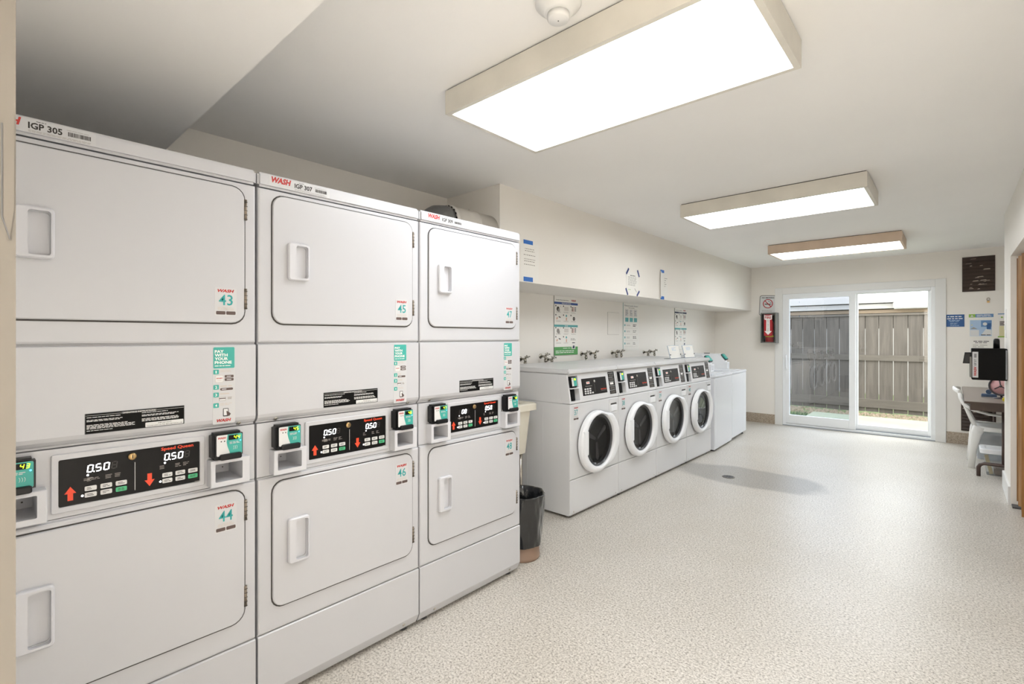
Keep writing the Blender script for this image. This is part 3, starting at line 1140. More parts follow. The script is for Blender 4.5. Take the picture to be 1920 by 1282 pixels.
def washer(i, num, lab):
    t = thing('front_load_washer', lab, 'washing machine', (WX, WY + i * WW, 0), LEFT, 'front loading washers in a row')
    a, z = .003, WW - .003
    b = MB()
    b.box(a, z, .02, .854, -.79, -.012, 'enamel')
    b.extr([(.856, -.79), (.856, -.0752), (1.075, -.0752 - .035), (1.075, -.79)], a, z, 'enamel')
    if i == 0:      # pressed creases of the free side
        for k in (-.26, -.42):
            b.slab(rect(a - .0015, a, .07, .82), k - .002, k + .002, 'enamel')
    b.build('cabinet', t)
    for x in (.06, WW - .06):
        for d in (-.05, -.72):
            b = MB(F0 @ T(x, 0, d) @ Matrix.Rotation(R(-90), 4, 'X'))
            b.lathe([(.022, 0), (.022, .012), (.012, .014), (.012, .022)], 'dark_grey', 12)
            b.build('foot', t)
    b = MB()
    b.bbox(a - .001, z + .001, 1.077, 1.114, -.79, -.012, 'enamel', .008)
    b.build('lid', t)
    b = MB()
    b.slab(rect(a, z, .288, .852), -.0119, 0, 'enamel', .006)
    b.build('front_panel', t)
    b = MB()
    b.slab(rect(a, z, .03, .283), -.0119, 0, 'enamel', .006)
    b.box(a + .01, z - .01, .022, .032, -.0119, -.006, 'enamel')
    for x in (.05, WW - .05):
        b.flat(circ(x, .045, .006, 10), .0006, 'steel')
    b.build('kick_panel', t)
    # sloping control fascia, pocket for the card reader at its left end
    b = MB(LEAN)
    P0, P1 = .022, .142
    for p0, p1, q0, q1 in ((a, P0, .858, 1.074), (P1, z, .858, 1.074), (P0, P1, .858, .874), (P0, P1, 1.060, 1.074)):
        b.box(p0, p1, q0, q1, -.075, 0, 'enamel')
    b.q(P0, P1, .874, 1.06, -.055, 'white_plastic')
    b.build('control_fascia', t)
    b = MB(LEAN)
    b.slab([(.048, .876), (.088, .876), (.094, .966), (.026, .966)], -.054, -.006, 'black_matte', .004)
    b.build('coin_chute', t)
    b = MB(LEAN)
    b.slab(rect(.024, .140, .966, .973), -.055, .012, 'white_plastic')
    b.build('ledge', t)
    b = MB(LEAN)
    b.bbox(.024, .100, .975, 1.057, -.05, .020, 'black_plastic', .006)
    rd = b.build('card_reader', t)
    b = MB(LEAN)
    n = .0206
    b.slab(rrect(.034, .096, .988, 1.050, .003, 2), .019, n, 'sticker_white')
    b.slab(rrect(.058, .096, .988, 1.050, .003, 2), .019, n + .0005, 'teal')
    wash(b, .037, .056, 1.039, 1.044, n + .0005)
    b.build('face_label', rd)
    b = MB(LEAN)
    b.q(.062, .086, 1.030, 1.046, n + .001, 'black_gloss')
    b.seg(num, .065, 1.0315, .008, .013, n + .0015, 'led_lime')
    if i < 2:
        b.q(.064, .084, 1.0315, 1.0445, n + .0018, 'led_lime')
    b.build('display', rd)
    # dark control overlay
    b = MB(LEAN)
    n = .001
    b.slab(rect(.188, .545, .901, 1.032), 0, n, 'washer_black')
    n += .0004
    b.text('Speed Queen', .45, .535, .928, .941, n, 'orange_ink', .03)
    b.lines(.455, .53, .921, .925, 1, n, 'ink_grey', .5, .1)
    b.q(.3653, .3667, .918, .985, n, 'ink_grey')
    b.lines(.235, .335, .966, .976, 1, n, 'ink_grey', .5, .1, .01)
    for r_ in range(2):
        b.lines(.235, .33, .952 - r_ * .01, .958 - r_ * .01, 1, n, 'ink_grey', .3, .3, .006)
    ov = b.build('control_overlay', t)
    b = MB(LEAN)
    b.q(.252, .298, .988, 1.006, n, 'white_ink')
    b.lines(.256, .294, .991, 1.003, 1, n + .0004, 'orange_ink', .5, .1)
    b.build('price_display', ov)
    for r_ in range(3):
        for k in range(4 if r_ == 0 else 3):
            b = MB(LEAN)
            x, y = .215 + k * .034 + (0 if r_ else -.002), .911 + r_ * .0165
            b.slab(rrect(x, x + .024, y, y + .0115, .004, 2), n - .0003, n + .0012, 'key_white', .0005)
            b.build('button', ov)
    b = MB(LEAN @ T(.366, 1.004, 0))
    b.lathe([(.010, n), (.010, n + .004), (.0, n + .006)], 'steel', 16, cap1=False)
    b.build('key_lock', ov)
    # cycle guide strip
    b = MB(LEAN)
    n = .001
    b.slab(rect(.586, .684, .882, 1.064), 0, n, 'black_gloss' if i < 2 else 'washer_black')
    n += .0004
    for k in range(5):
        y = 1.030 - k * .035
        b.lines(.592, .676, y + .020, y + .026, 1, n, 'key_white', .5, .2)
        for j in range(3 if k != 2 else 2):
            x = .602 + j * .024
            if k == 2:
                b.slab(rrect(x, x + .03, y, y + .017, .003, 2), .001, n, 'white_ink')
            else:
                b.flat(circ(x + .008, y + .008, .008, 10), n, 'ink_grey')
                b.flat(circ(x + .008, y + .008, .005, 8), n + .0004, 'ink')
        b.lines(.596, .672, y - .005, y - .001, 1, n, 'ink_grey', .5, .2)
    b.build('cycle_guide', t)
    # soap drawer
    b = MB()
    b.hole(rrect(.560, .690, .715, .845, .01, 3), rrect(.578, .678, .738, .808, .008, 3), 0, .004, .0005, 'enamel', ch=.0015)
    b.slab(rect(.582, .674, .790, .806), 0, .0014, 'gap_dark')
    b.slab([(.580, .740), (.676, .740), (.676, .788), (.665, .793), (.590, .793), (.580, .788)], 0, .010, 'white_plastic', .004)
    b.build('soap_drawer', t)
    number_sticker(t, num, .044, .728, .001, .106, .070, 'enamel')
    # porthole door
    b = MB()
    hole_ = [(.355 + .205 * math.cos(2 * PI * k / ND), .542 + .205 * math.sin(2 * PI * k / ND)) for k in range(ND)]
    o0 = door_outline(.012)
    rs = [[(x, y, 0) for x, y in o0], [(x, y, .012) for x, y in o0]]
    b.rings(rs, 'gasket_dark', cap0=False, cap1=False)
    o1, o2, o3, o4 = door_outline(0), door_outline(.002), door_outline(.010), door_outline(.022)
    h1 = [(.355 + (x - .355) * 1.04, .542 + (y - .542) * 1.04) for x, y in hole_]
    rs = [[(x, y, .012) for x, y in o1], [(x, y, .030) for x, y in o1], [(x, y, .040) for x, y in o2], [(x, y, .049) for x, y in o3], [(x, y, .053) for x, y in o4],
          [(x, y, .053) for x, y in h1], [(x, y, .046) for x, y in hole_], [(x, y, .012) for x, y in hole_]]
    b.rings(rs, 'white_plastic', True, cap0=False, cap1=False)
    dr = b.build('porthole_door', t)
    b = MB()
    b.slab([(.118, .455), (.152, .448), (.174, .462), (.174, .636), (.152, .648), (.118, .640)], .030, .056, 'white_plastic', .004)
    b.build('handle', dr)
    b = MB(F0 @ T(.355, .542, 0))
    b.lathe([(.205, .030), (.195, .018), (.185, .016)], 'gasket_grey', 40, False, False)
    b.lathe([(.186, .022), (.180, -.004), (.172, -.0095)], 'gasket_dark', 40, False, False)
    b.build('seal', dr)
    # dark tub seen through the glass, built in front of the panel plane
    b = MB(F0 @ T(.355, .542, 0))
    b.lathe([(.186, .002), (.12, .0015), (.0, .001)], 'black_gloss', 40, False, False)
    for k in range(3):
        an = R(35 + 120 * k)
        b.M = F0 @ T(.355, .542, 0) @ Matrix.Rotation(an, 4, 'Z')
        b.slab([(.02, -.012), (.15, -.022), (.165, 0), (.15, .022), (.02, .012)], .002, .012, 'drum_metal', .005)
    b.build('tub', dr)
    b = MB(F0 @ T(.355, .542, 0))
    b.lathe([(.196, .040), (.190, .028), (.172, .019), (.13, .0155), (.06, .0145), (.0, .0142)], 'porthole', 48, False, False)
    b.build('porthole_glass', dr)
    return t


washer(0, '37', 'front loading washer with sticker 37, its grey side free beside the laundry sink')
washer(1, '38', 'front loading washer with sticker 38, second from the sink')
washer(2, '39', 'front loading washer third from the sink, its control panel reflecting bluish')
washer(3, '40', 'front loading washer farthest from the sink, beside the lower top loading washers')


# ------------------------------------------------------------------ top loading washers
def toploader(y0, y1, x0, x1, foot, hoody, hoodx, lab):
    ang = math.atan2(x0 - x1, y1 - y0)
    L = math.hypot(y1 - y0, x1 - x0)
    t = thing('top_load_washer', lab, 'washing machine', (x0, y0, 0), LEFT + ang, 'low top loading washers')
    b = MB()
    b.slab(rect(.004, L - .002, foot, .868), -.72, 0, 'enamel_bright', .008)
    b.build('cabinet', t)
    for x in (.06, L - .06):
        for d in (-.05, -.66):
            b = MB(F0 @ T(x, 0, d) @ Matrix.Rotation(R(-90), 4, 'X'))
            b.lathe([(.02, 0), (.02, foot * .6), (.012, foot * .6), (.012, foot + .004)], 'dark_grey', 12)
            b.build('foot', t)
    b = MB()
    b.bbox(.002, L - .001, .870, .900, -.73, .006, 'enamel_bright', .008)
    b.build('top_deck', t)
    b = MB()
    b.bbox(.10, L - .16, .9005, .908, -.52, -.06, 'enamel_bright', .003)
    b.build('lid', t)
    # coin meter hood: sloping face towards the aisle
    h0, h1 = hoody - y0, L - .006
    d = hoodx - (x0 + (x1 - x0) * (hoody - y0) / (y1 - y0))
    prof = [(.9005, d - .44), (.9005, d), (1.015, d), (1.105, d - .07), (1.115, d - .09), (1.115, d - .44)]
    b = MB()
    b.extr(prof, h0, h1, 'white_plastic')
    hd = b.build('meter_hood', t)
    b = MB()
    th = math.atan2(.07, .09)
    b.M = F0 @ T(h0 + .003, 1.022, d - .002) @ Matrix.Rotation(-th, 4, 'X')
    b.bbox(.0, h1 - h0 - .006, .0, .10, 0, .026, 'black_plastic', .004)
    b.slab(rect(-.0012, h1 - h0 - .010, .008, .09), .012, .030, 'teal')
    b.build('card_reader', hd)
    b = MB()
    b.hole(rect(h0 - .004, h1, .903, .998), rect(h0 + .012, h1 - .012, .915, .985), d, d + .03, d + .002, 'white_plastic', 'white_plastic')
    b.build('coin_box', hd)
    b = MB()
    b.bbox(h0 + .01, h0 + .04, 1.1155, 1.124, d - .30, d - .22, 'black_plastic', .003)
    b.build('latch', hd)
    return t


toploader(5.905, 6.638, -2.100, -2.1435, .022, 6.50, -2.385, 'low white top loading washer right beside the last front loader')
toploader(6.642, 7.376, -2.1437, -2.187, .040, 7.27, -2.435, 'low white top loading washer farthest down the row, nearest the sliding door')


def sign_holder(x, y, wd, lab):
    t = thing('sign_holder', lab, 'sign holder', (x, y, 1.1145), LEFT, 'tilted sign holders on the washers')
    tl = R(-14)
    b = MB(F0 @ Matrix.Rotation(tl, 4, 'X'))
    b.slab(rrect(0, wd, .002, .152, .006, 2), -.004, 0, 'acrylic_edge')
    b.build('back_plate', t)
    b = MB(F0 @ Matrix.Rotation(tl, 4, 'X'))
    b.slab(rect(.012, wd - .006, .006, .146), 0, .0012, 'paper')
    b.lines(wd * .3, wd * .75, .09, .13, 3, .0017, 'sky_blue', .4, .5)
    b.build('paper_insert', t)
    b = MB()
    b.slab([(0, .0), (wd, .0), (wd, .004), (0, .004)], -.075, .012, 'acrylic_edge')
    b.build('base', t)
    for x_ in (.018, wd - .012):
        b = MB(F0 @ Matrix.Rotation(tl, 4, 'X') @ T(x_, .045, .0012))
        b.lathe([(.006, 0), (.006, .008), (.0, .010)], 'dark_grey', 10, cap1=False)
        b.build('knob', t)
    return t


sign_holder(-2.33, 5.20, .30, 'tilted white sign holder on the washers, left of the two')
sign_holder(-2.30, 5.52, .30, 'tilted white sign holder on the last front loading washer, right of the two')

# ------------------------------------------------------------------ utility sink
t = thing('utility_sink', 'cream laundry tub on metal legs between the dryers and washers', 'sink', (-2.64, 2.56, 0))
b = MB(ID)
X0, X1, Y0, Y1 = -.31, .315, -.33, .32


def loop(x0, x1, y0, y1, z, r=.04):
    return [(x, y, z) for x, y in rrect(x0, x1, y0, y1, r, 4)]


b.rings([loop(X0 + .06, X1 - .062, Y0 + .055, Y1 - .055, .49), loop(X0 + .03, X1 - .035, Y0 + .03, Y1 - .03, .81), loop(X0 + .03, X1 - .035, Y0 + .03, Y1 - .03, .815), loop(X0, X1, Y0, Y1, .815), loop(X0, X1, Y0, Y1, .858),
         loop(X0 + .008, X1 - .008, Y0 + .008, Y1 - .008, .866), loop(X0 + .04, X1 - .05, Y0 + .04, Y1 - .04, .866), loop(X0 + .05, X1 - .06, Y0 + .05, Y1 - .05, .855), loop(X0 + .09, X1 - .11, Y0 + .09, Y1 - .09, .55)], 'sink_cream')
b.build('basin', t)
for x, y in ((X0 + .1, Y0 + .1), (X1 - .10, Y0 + .1), (X0 + .1, Y1 - .09), (X1 - .10, Y1 - .09)):
    b = MB(ID)
    b.tube([(x, y, 0), (x, y, .50)], .014, 'steel', 10)
    b.lathe([(.02, 0), (.02, .012), (.014, .014)], 'dark_grey', 10) if False else None
    b.build('leg', t)

# ------------------------------------------------------------------ trash can
t = thing('trash_can', 'round waste bin lined with a black bag beside the last dryer', 'trash can', (-2.0, 2.313, 0))
b = MB(ID)
b.lathe([(.105, 0), (.110, .006), (.111, .02), (.108, .024), (.1075, .10), (.1275, .365)], 'bin_brown', 36, True, False)
b.build('bin', t)
ph = [rng.random() * 6 for _ in range(40)]


def wob(i, j, k):
    an = 2 * PI * j / k
    return .026 * math.sin(7 * an + i * .35 + ph[2]) + .012 * math.sin(13 * an - i * .5 + ph[5]) + .009 * math.sin(23 * an + i * .8) + .006 * math.sin(3 * an + i)


b = MB(ID)
prof = [(.116 + .024 * k / 13, .088 + .30 * k / 13) for k in range(14)]
prof = [(r + .003, z) for r, z in prof] + [(.143, .392), (.139, .396), (.132, .39), (.120, .36), (.110, .25), (.100, .12), (.0, .10)]
b.lathe(prof, 'bag_black', 110, False, False, wob)
b.build('trash_bag', t)

# ------------------------------------------------------------------ duct over the third dryer
t = thing('exhaust_duct', 'round exhaust duct above the third dryer, running into the soffit', 'duct', (-2.555, 2.562, 2.13))
b = MB(ID)
b.M = Matrix.Rotation(R(90), 4, 'X')
b.lathe([(.118, 0), (.118, .16), (.121, .162), (.121, .172), (.118, .174), (.118, .36), (.122, .362), (.122, .39), (.112, .392)], 'duct_white', 40, True, False)
b.build('rigid_pipe', t)
b = MB(ID)
path = [(0, -.37, 0)]
for k in range(9):
    an = R(90 * k / 8)
    path.append((0, -.42 - .12 * math.sin(an), -.12 + .12 * math.cos(an)))
path.append((0, -.54, -.172))
b.tube(path, [.108 + .003 * (k % 2) for k in range(len(path))], 'foil', 28)
b.build('foil_elbow', t)
b = MB(ID)
for k in range(22):
    an = 2 * PI * k / 22
    b.M = T(0, -.392, 0) @ Matrix.Rotation(an, 4, 'Y')
    b.box(-.006, .006, -.004, .002, .106, .1165, 'vent_dark')
b.build('crimped_collar', t)
b = MB(ID)
b.M = T(0, -.17, .121) @ ID
b.bbox(-.008, .008, -.012, .012, -.003, .010, 'duct_white', .002)
b.build('clamp_screw', t)

# ------------------------------------------------------------------ hose faucets along the wall behind the washers
TAPS = [(986, 677, 'valve by itself right beside the dryers'), (1024, 672, 'rear valve of the pair left of the tall wash poster'), (1036, 678, 'front valve of the pair just left under the tall wash poster'),
        (1100, 667, 'left valve of the pair right of the green footed poster'), (1117, 666, 'right valve of the pair right of the green footed poster'),
        (1157, 665, 'left valve of the pair under the teal step poster'), (1166, 664, 'right valve of the pair under the teal step poster'),
        (1216, 664, 'left valve of the pair beside the tilted sign holders'), (1228, 663, 'right valve of the pair nearest the tilted sign holders')]
sY, cY = math.sin(R(YAW)), math.cos(R(YAW))


def unproj_x(X, u, v):
    r = (u - 960) / FPX
    zz_ = -(v - V0) / FPX
    dx, dy = r * cY - sY, r * sY + cY
    k = X / dx
    return X, dy * k, CAMZ + zz_ * k


def unproj_y(Y, u, v):
    r = (u - 960) / FPX
    zz_ = -(v - V0) / FPX
    dx, dy = r * cY - sY, r * sY + cY
    k = Y / dy
    return dx * k, Y, CAMZ + zz_ * k


for k, (u, v, lab) in enumerate(TAPS):
    _, y, z = unproj_x(-2.93, u, v - 4)
    t = thing('hose_faucet', 'old brass hose ' + lab, 'faucet', (XB, y, z), LEFT, 'hose valves above the washers')
    b = MB()
    b.M = F0
    b.lathe([(.024, 0), (.024, .005), (.012, .008)], 'chrome', 16)
    b.tube([(0, 0, .005), (0, 0, .055), (0, -.004, .065)], .011, 'chrome', 10)
    b.tube([(0, .004, .06), (0, -.012, .062), (0, -.03, .064)], [.015, .014, .012], 'chrome', 10)
    b.tube([(0, -.03, .064), (0, -.05, .064)], .0165, 'chrome', 10)
    b.build('valve_body', t)
    b = MB()
    b.tube([(0, -.05, .064), (0, -.075, .064), (0, -.15, .062)], .010, 'steel', 10)
    b.build('hose', t)
    b = MB()
    b.tube([(0, .006, .06), (0, .016, .078), (0, .022, .088)], .006, 'chrome', 8)
    an = rng.uniform(-.4, .4)
    for s_ in (0, 1):
        d = Vector((math.cos(an + s_ * PI / 2), .35 * math.sin(an + s_ * PI / 2), -.25 * math.sin(an + s_ * PI / 2))) * .034
        q = Vector((0, .022, .088))
        b.tube([tuple(q - d), tuple(q), tuple(q + d)], [.0065, .0045, .0065], 'chrome', 8)
    b.build('cross_handle', t)


# ------------------------------------------------------------------ posters and notices on the left side
def poster_guide(y0, q0, q1, wd, band, lab, foot):
    t = thing('instruction_poster', lab, 'poster', (XB, y0, q0), LEFT, 'washer instruction posters')
    h = q1 - q0
    b = MB()
    b.slab(rect(0, wd, 0, h), .001, .005, 'poster_back')
    b.slab(rect(.004, wd, .002, h - .002), .005, .006, 'paper')
    b.build('board', t)
    b = MB()
    n = .0064
    b.text('Laundry Room Instructions', wd * .08, wd * .60, h * .915, h * .935, n, 'ink', .02)
    wash(b, wd * .72, wd * .92, h * .915, h * .948, n)
    b.q(.004, wd, h * .855, h * .892, n, band)
    b.text('FRONT LOAD WASHER', wd * .32, wd * .70, h * .865, h * .882, n + .0004, 'white_ink', .02)
    b.q(.004, wd, h * .475, h * .512, n, 'poster_teal')
    b.text('DRYER', wd * .44, wd * .57, h * .485, h * .502, n + .0004, 'white_ink', .02)
    if foot:
        b.q(.004, wd, .002, h * .14, n, 'poster_green')
        b.text('GREEN TIPS', wd * .36, wd * .68, h * .108, h * .124, n + .0004, 'white_ink', .02)
        b.lines(wd * .06, wd * .9, h * .03, h * .085, 2, n + .0004, 'white_ink', .4, .1)
    for r_, yy in enumerate((.70, .55, .335, .185)):
        for k in range(3):
            x = wd * (.06 + .315 * k)
            y = h * yy
            if k == 2 and r_ == 3:
                b.lines(x, x + wd * .25, y + h * .06, y + h * .10, 2, n, 'ink_grey', .5, .2)
                b.slab(rect(x + wd * .04, x + wd * .2, y - h * .085, y + h * .04), .005, n + .0004, 'paper')
                b.q(x + wd * .06, x + wd * .18, y + h * .015, y + h * .028, n + .0008, 'ink')
                b.flat([(x + wd * .07, y - h * .075), (x + wd * .17, y - h * .075), (x + wd * .165, y - h * .035), (x + wd * .13, y - h * .02), (x + wd * .09, y - h * .035)], n + .0008, 'poster_navy')
                continue
            b.flat(circ(x + wd * .01, y + h * .125, wd * .02, 8), n, 'ink')
            if k == 2 and r_ in (0, 2):
                b.q(x + wd * .13, x + wd * .145, y + h * .045, y + h * .12, n, 'red_ink')
                for i_ in range(3):
                    yy_ = y + h * (.105 - .026 * i_)
                    b.q(x + wd * .04, x + wd * .11, yy_, yy_ + h * .012, n + .0003, 'ink')
                    b.q(x + wd * .165, x + wd * .235, yy_, yy_ + h * .012, n + .0003, 'ink')
                    b.q(x + wd * .04, x + wd * .11, yy_ - h * .006, yy_, n + .0003, 'skin_tone')
            elif k == 0 and r_ in (0, 2):
                b.flat(circ(x + wd * .10, y + h * .075, wd * .06, 9), n, 'ink' if r_ == 0 else 'ink_grey')
                b.flat(circ(x + wd * .13, y + h * .055, wd * .045, 9), n + .0003, 'ink_grey')
                b.flat([(x + wd * .17, y + h * .10), (x + wd * .21, y + h * .125), (x + wd * .20, y + h * .13)], n, 'ink_grey')
            elif k == 0:
                b.flat([(x + wd * .03, y + h * .05), (x + wd * .07, y + h * .05), (x + wd * .09, y + h * .085), (x + wd * .05, y + h * .085)], n, 'skin_tone')
                b.flat([(x + wd * .12, y + h * .09), (x + wd * .2, y + h * .075), (x + wd * .21, y + h * .09), (x + wd * .14, y + h * .103)], n, 'ink')
            elif k == 1 and r_ in (1, 3):
                b.flat([(x + wd * .11, y + h * .035), (x + wd * .15, y + h * .035), (x + wd * .155, y + h * .085), (x + wd * .115, y + h * .085)], n, 'skin_tone')
                b.flat(circ(x + wd * .13, y + h * .115, wd * .03, 8), n, 'poster_teal')
            elif k == 2:
                b.flat(circ(x + wd * .14, y + h * .07, wd * .05, 12), n, 'ink')
                b.flat(circ(x + wd * .14, y + h * .07, wd * .02, 8), n + .0003, 'ink_grey')
            else:
                for i_ in range(3):
                    for j_ in range(3):
                        b.flat(circ(x + wd * (.07 + .06 * i_), y + h * (.06 + .022 * j_), wd * .02, 7), n, 'ink_pale')
            b.lines(x + wd * .02, x + wd * .24, y + h * .012, y + h * .032, 2, n, 'ink_grey', .35, .2)
    b.build('print', t)


poster_guide(3.957, 1.170, 1.781, .418, 'poster_blue', 'tall washer instruction poster with blue band and green foot, nearest the dryers', True)
poster_guide(6.828, 1.170, 1.790, .418, 'poster_navy', 'tall washer instruction poster with dark band, partly behind the sign holders', False)
t = thing('step_poster', 'white poster with three teal blocks titled Making Laundry Easier', 'poster', (XB, 5.348, 1.190), LEFT)
wd, h = .405, .60
b = MB()
b.slab(rect(0, wd, 0, h), .001, .004, 'poster_teal')
b.slab(rect(.003, wd, 0, h), .004, .005, 'paper')
b.build('board', t)
b = MB()
n = .0055
b.text('Making Laundry Easier!', wd * .07, wd * .92, h * .90, h * .935, n, 'poster_navy', .0)
b.lines(wd * .33, wd * .7, h * .868, h * .885, 1, n, 'ink_grey', .6, .05)
for k in range(3):
    x = wd * (.12 + .27 * k)
    b.slab(rect(x, x + wd * .2, h * .70, h * .85), .004, n - .0002, 'ink_pale')
    b.slab(rect(x + .004, x + wd * .2 - .004, h * .705, h * .845), .004, n + .0001, 'sticker_white')
    b.lines(x + wd * .03, x + wd * .17, h * .72, h * .83, 4, n + .0005, 'ink_grey', .5, .3)
    b.q(x, x + wd * .2, h * .59, h * .675, n, 'poster_teal')
for k in range(4):
    y = h * (.50 - .125 * k)
    b.flat(circ(wd * .10, y + h * .02, wd * .035, 10), n, 'poster_teal')
    b.lines(wd * .2, wd * .45, y, y + h * .035, 2, n, 'ink_grey', .35, .3)
    b.lines(wd * .6, wd * .86, y - h * .01, y + h * .045, 2, n, 'ink' if k in (0, 2) else 'ink_grey', .5, .3)
    b.q(wd * .06, wd * .9, y - h * .045, y - h * .042, n, 'ink_pale')
b.build('print', t)


def notice(y0, q0, wd, h, lab, kind):
    t = thing('paper_notice', lab, 'notice', (XS, y0, q0), LEFT, 'taped paper notices on the soffit')
    b = MB()
    if kind == 'curled':
        k = 10
        rs = []
        for i in range(k + 1):
            x = wd * i / k
            d = .0015 + .011 * max(0, 1 - x / (wd * .45)) ** 2
            rs.append((x, d))
        vs = [(x, q, d) for x, d in rs for q in (0, h)]
        vs += [(x, q, d - .001) for x, d in rs for q in (0, h)]
        m_ = 2 * (k + 1)
        fs = []
        for i in range(k):
            fs.append((2 * i, 2 * i + 2, 2 * i + 3, 2 * i + 1))
            fs.append((m_ + 2 * i, m_ + 2 * i + 1, m_ + 2 * i + 3, m_ + 2 * i + 2))
        fs.append((0, 1, m_ + 1, m_))
        b.add(vs, fs, 'paper')
    else:
        b.slab(rect(0, wd, 0, h), .0005, .0015, 'paper')
    b.build('sheet', t)
    b = MB()
    n = .0021
    if kind == 'top':
        for y, k in ((.80, 2), (.66, 1), (.52, 2), (.40, 1)):
            b.lines(wd * .14, wd * .86, h * (y - .028 * k), h * (y + .028 * k), k, n, 'ink_brown', .28, .3, .014, center=True)
    elif kind == 'corner':
        b.lines(wd * .3, wd * .75, h * .80, h * .85, 1, n, 'ink', .6, .1)
        b.lines(wd * .12, wd * .86, h * .34, h * .78, 7, n, 'ink_grey', .3, .2)
        b.lines(wd * .12, wd * .4, h * .14, h * .18, 1, n, 'lime_green', .5, .1)
        b.flat([(wd * .66, h * .24), (wd * .69, h * .24), (wd * .86, h * .08), (wd * .83, h * .08)], n, 'ink_brown')
    else:
        b.lines(wd * .55, wd * .9, h * .42, h * .80, 5, n, 'ink_grey', .25, .7)
    b.build('print', t)
    if kind == 'corner':
        for cx, cy, an in ((.02, h - .0, 50), (wd - .0, h - .005, -60), (.005, .01, -58), (wd - .005, .005, 45)):
            b = MB(F0 @ T(cx, cy, 0) @ Matrix.Rotation(R(an), 4, 'Z'))
            b.slab(rect(-.038, .038, -.011, .011), .0018, .0026, 'tape_navy')
            b.build('tape', t)
    else:
        tx = (.035, .145) if kind == 'top' else (.02, .10)
        for q, hh in ((h - .008, .030), (-.014, .034)):
            b = MB()
            off = .004 if kind == 'curled' else 0
            b.slab(rect(tx[0], tx[1], q - .004, q + hh - .004), .0018 + off * .3, .0028 + off, 'tape_blue')
            b.build('tape', t)


notice(2.787, 1.800, .216, .279, 'paper notice held by blue tape top and bottom, right beside the third dryer', 'top')
notice(4.395, 1.800, .245, .215, 'paper notice taped at four corners with navy tape', 'corner')
notice(5.135, 1.795, .21, .29, 'paper notice with curled left edge, blue tape top and bottom, nearest the sliding door', 'curled')
b = MB()
b.slab(rect(0, .257, 0, .26), 0, .003, 'wall_paint', .002)
b.slab(rect(-.002, .259, -.002, .262), 0, .0012, 'ink_grey')
o = b.build('access_panel', None, (XB, 4.995, 1.386), LEFT)
tag(o, 'flat painted access panel outlined on the wall left of the step poster', 'access panel')

# ------------------------------------------------------------------ far wall: no smoking sign, extinguisher
t = thing('no_smoking_sign', 'white no smoking sign with dark border above the extinguisher cabinet', 'sign', (-2.31, YF, 1.70))
M_ = F0 @ Matrix.Rotation(R(-3), 4, 'Z')
b = MB(M_)
b.slab(rrect(0, .238, 0, .315, .03), .002, .006, 'ink')
b.slab(rrect(.007, .231, .007, .308, .025), .006, .0066, 'sticker_white')
b.build('plate', t)
b = MB(M_)
n = .0071
b.text('NO SMOKING', .03, .208, .268, .288, n, 'ink', .04)
cx, cy = .122, .185
ro, ri = circ(cx, cy, .072, 36), circ(cx, cy, .060, 36)
vs = [(x, y, n) for x, y in ro] + [(x, y, n) for x, y in ri]
b.add(vs, [(j, (j + 1) % 36, 36 + (j + 1) % 36, 36 + j) for j in range(36)], 'sign_red')
b.q(cx - .046, cx + .034, cy - .014, cy + .000, n, 'ink')
b.q(cx + .038, cx + .048, cy - .014, cy + .000, n, 'ink')
b.tube([(cx + .040, cy + .006, n), (cx + .044, cy + .022, n), (cx + .024, cy + .026, n), (cx + .008, cy + .034, n), (cx + .012, cy + .048, n)], .003, 'ink', 5)
d = .046
b.flat([(cx - d - .006, cy + d - .004), (cx - d + .004, cy + d + .004), (cx + d + .006, cy - d + .004), (cx + d - .004, cy - d - .004)][::-1], n + .0006, 'sign_red')
b.lines(.03, .2, .055, .085, 3, n, 'ink_grey', .35, .3, center=True)
b.build('symbol', t)

t = thing('extinguisher_cabinet', 'grey metal fire extinguisher cabinet left of the sliding door', 'cabinet', (-2.244, YF, 1.262))
CW_, CH_, CD_ = .224, .468, .16
b = MB()
b.box(0, .006, 0, CH_, 0, CD_, 'cabinet_grey')
b.box(CW_ - .006, CW_, 0, CH_, 0, CD_, 'cabinet_grey')
b.box(.006, CW_ - .006, 0, .006, 0, CD_, 'cabinet_grey')
b.box(.006, CW_ - .006, CH_ - .006, CH_, 0, CD_, 'cabinet_grey')
b.box(.006, CW_ - .006, .006, CH_ - .006, 0, .004, 'black_matte')
b.build('housing', t)
b = MB()
for r_ in ((0, CW_, 0, .016), (0, CW_, CH_ - .016, CH_), (0, .014, .016, CH_ - .016), (CW_ - .022, CW_, .016, CH_ - .016)):
    b.box(*r_, CD_, CD_ + .006, 'cabinet_grey', .002)
dr = b.build('door_frame', t)
b = MB()
b.q(.014, CW_ - .022, .016, CH_ - .016, CD_ + .002, 'cabinet_glass')
b.build('pane', dr)
b = MB()
n = CD_ + .003
cx = .108
b.slab(rect(cx - .058, cx + .058, .11, CH_ - .03), n - .0005, n, 'sign_red')
pts = [(cx, .125), (cx + .052, .185), (cx + .026, .185), (cx + .024, .355), (cx + .054, .365), (cx + .058, .435), (cx + .03, .425), (cx, .422), (cx - .03, .425), (cx - .058, .435), (cx - .054, .365), (cx - .024, .355), (cx - .026, .185), (cx - .052, .185)]
b.flat(pts, n + .0006, 'white_ink')
b.text('FIRE', cx - .045, cx + .045, .375, .412, n + .0012, 'sign_red', .03)
for k, ch in enumerate('EXTINGUISHER'):
    wd_ = .004 if ch == 'I' else .013
    b.text(ch, cx - wd_ / 2, cx + wd_ / 2, .343 - k * .0148, .354 - k * .0148, n + .0012, 'ink_brown', .02)
b.build('arrow_sticker', dr)
t = thing('fire_extinguisher', 'red fire extinguisher inside the grey wall cabinet', 'fire extinguisher', (-2.244 + .108, YF - .08, 1.2685))
b = MB(ID)
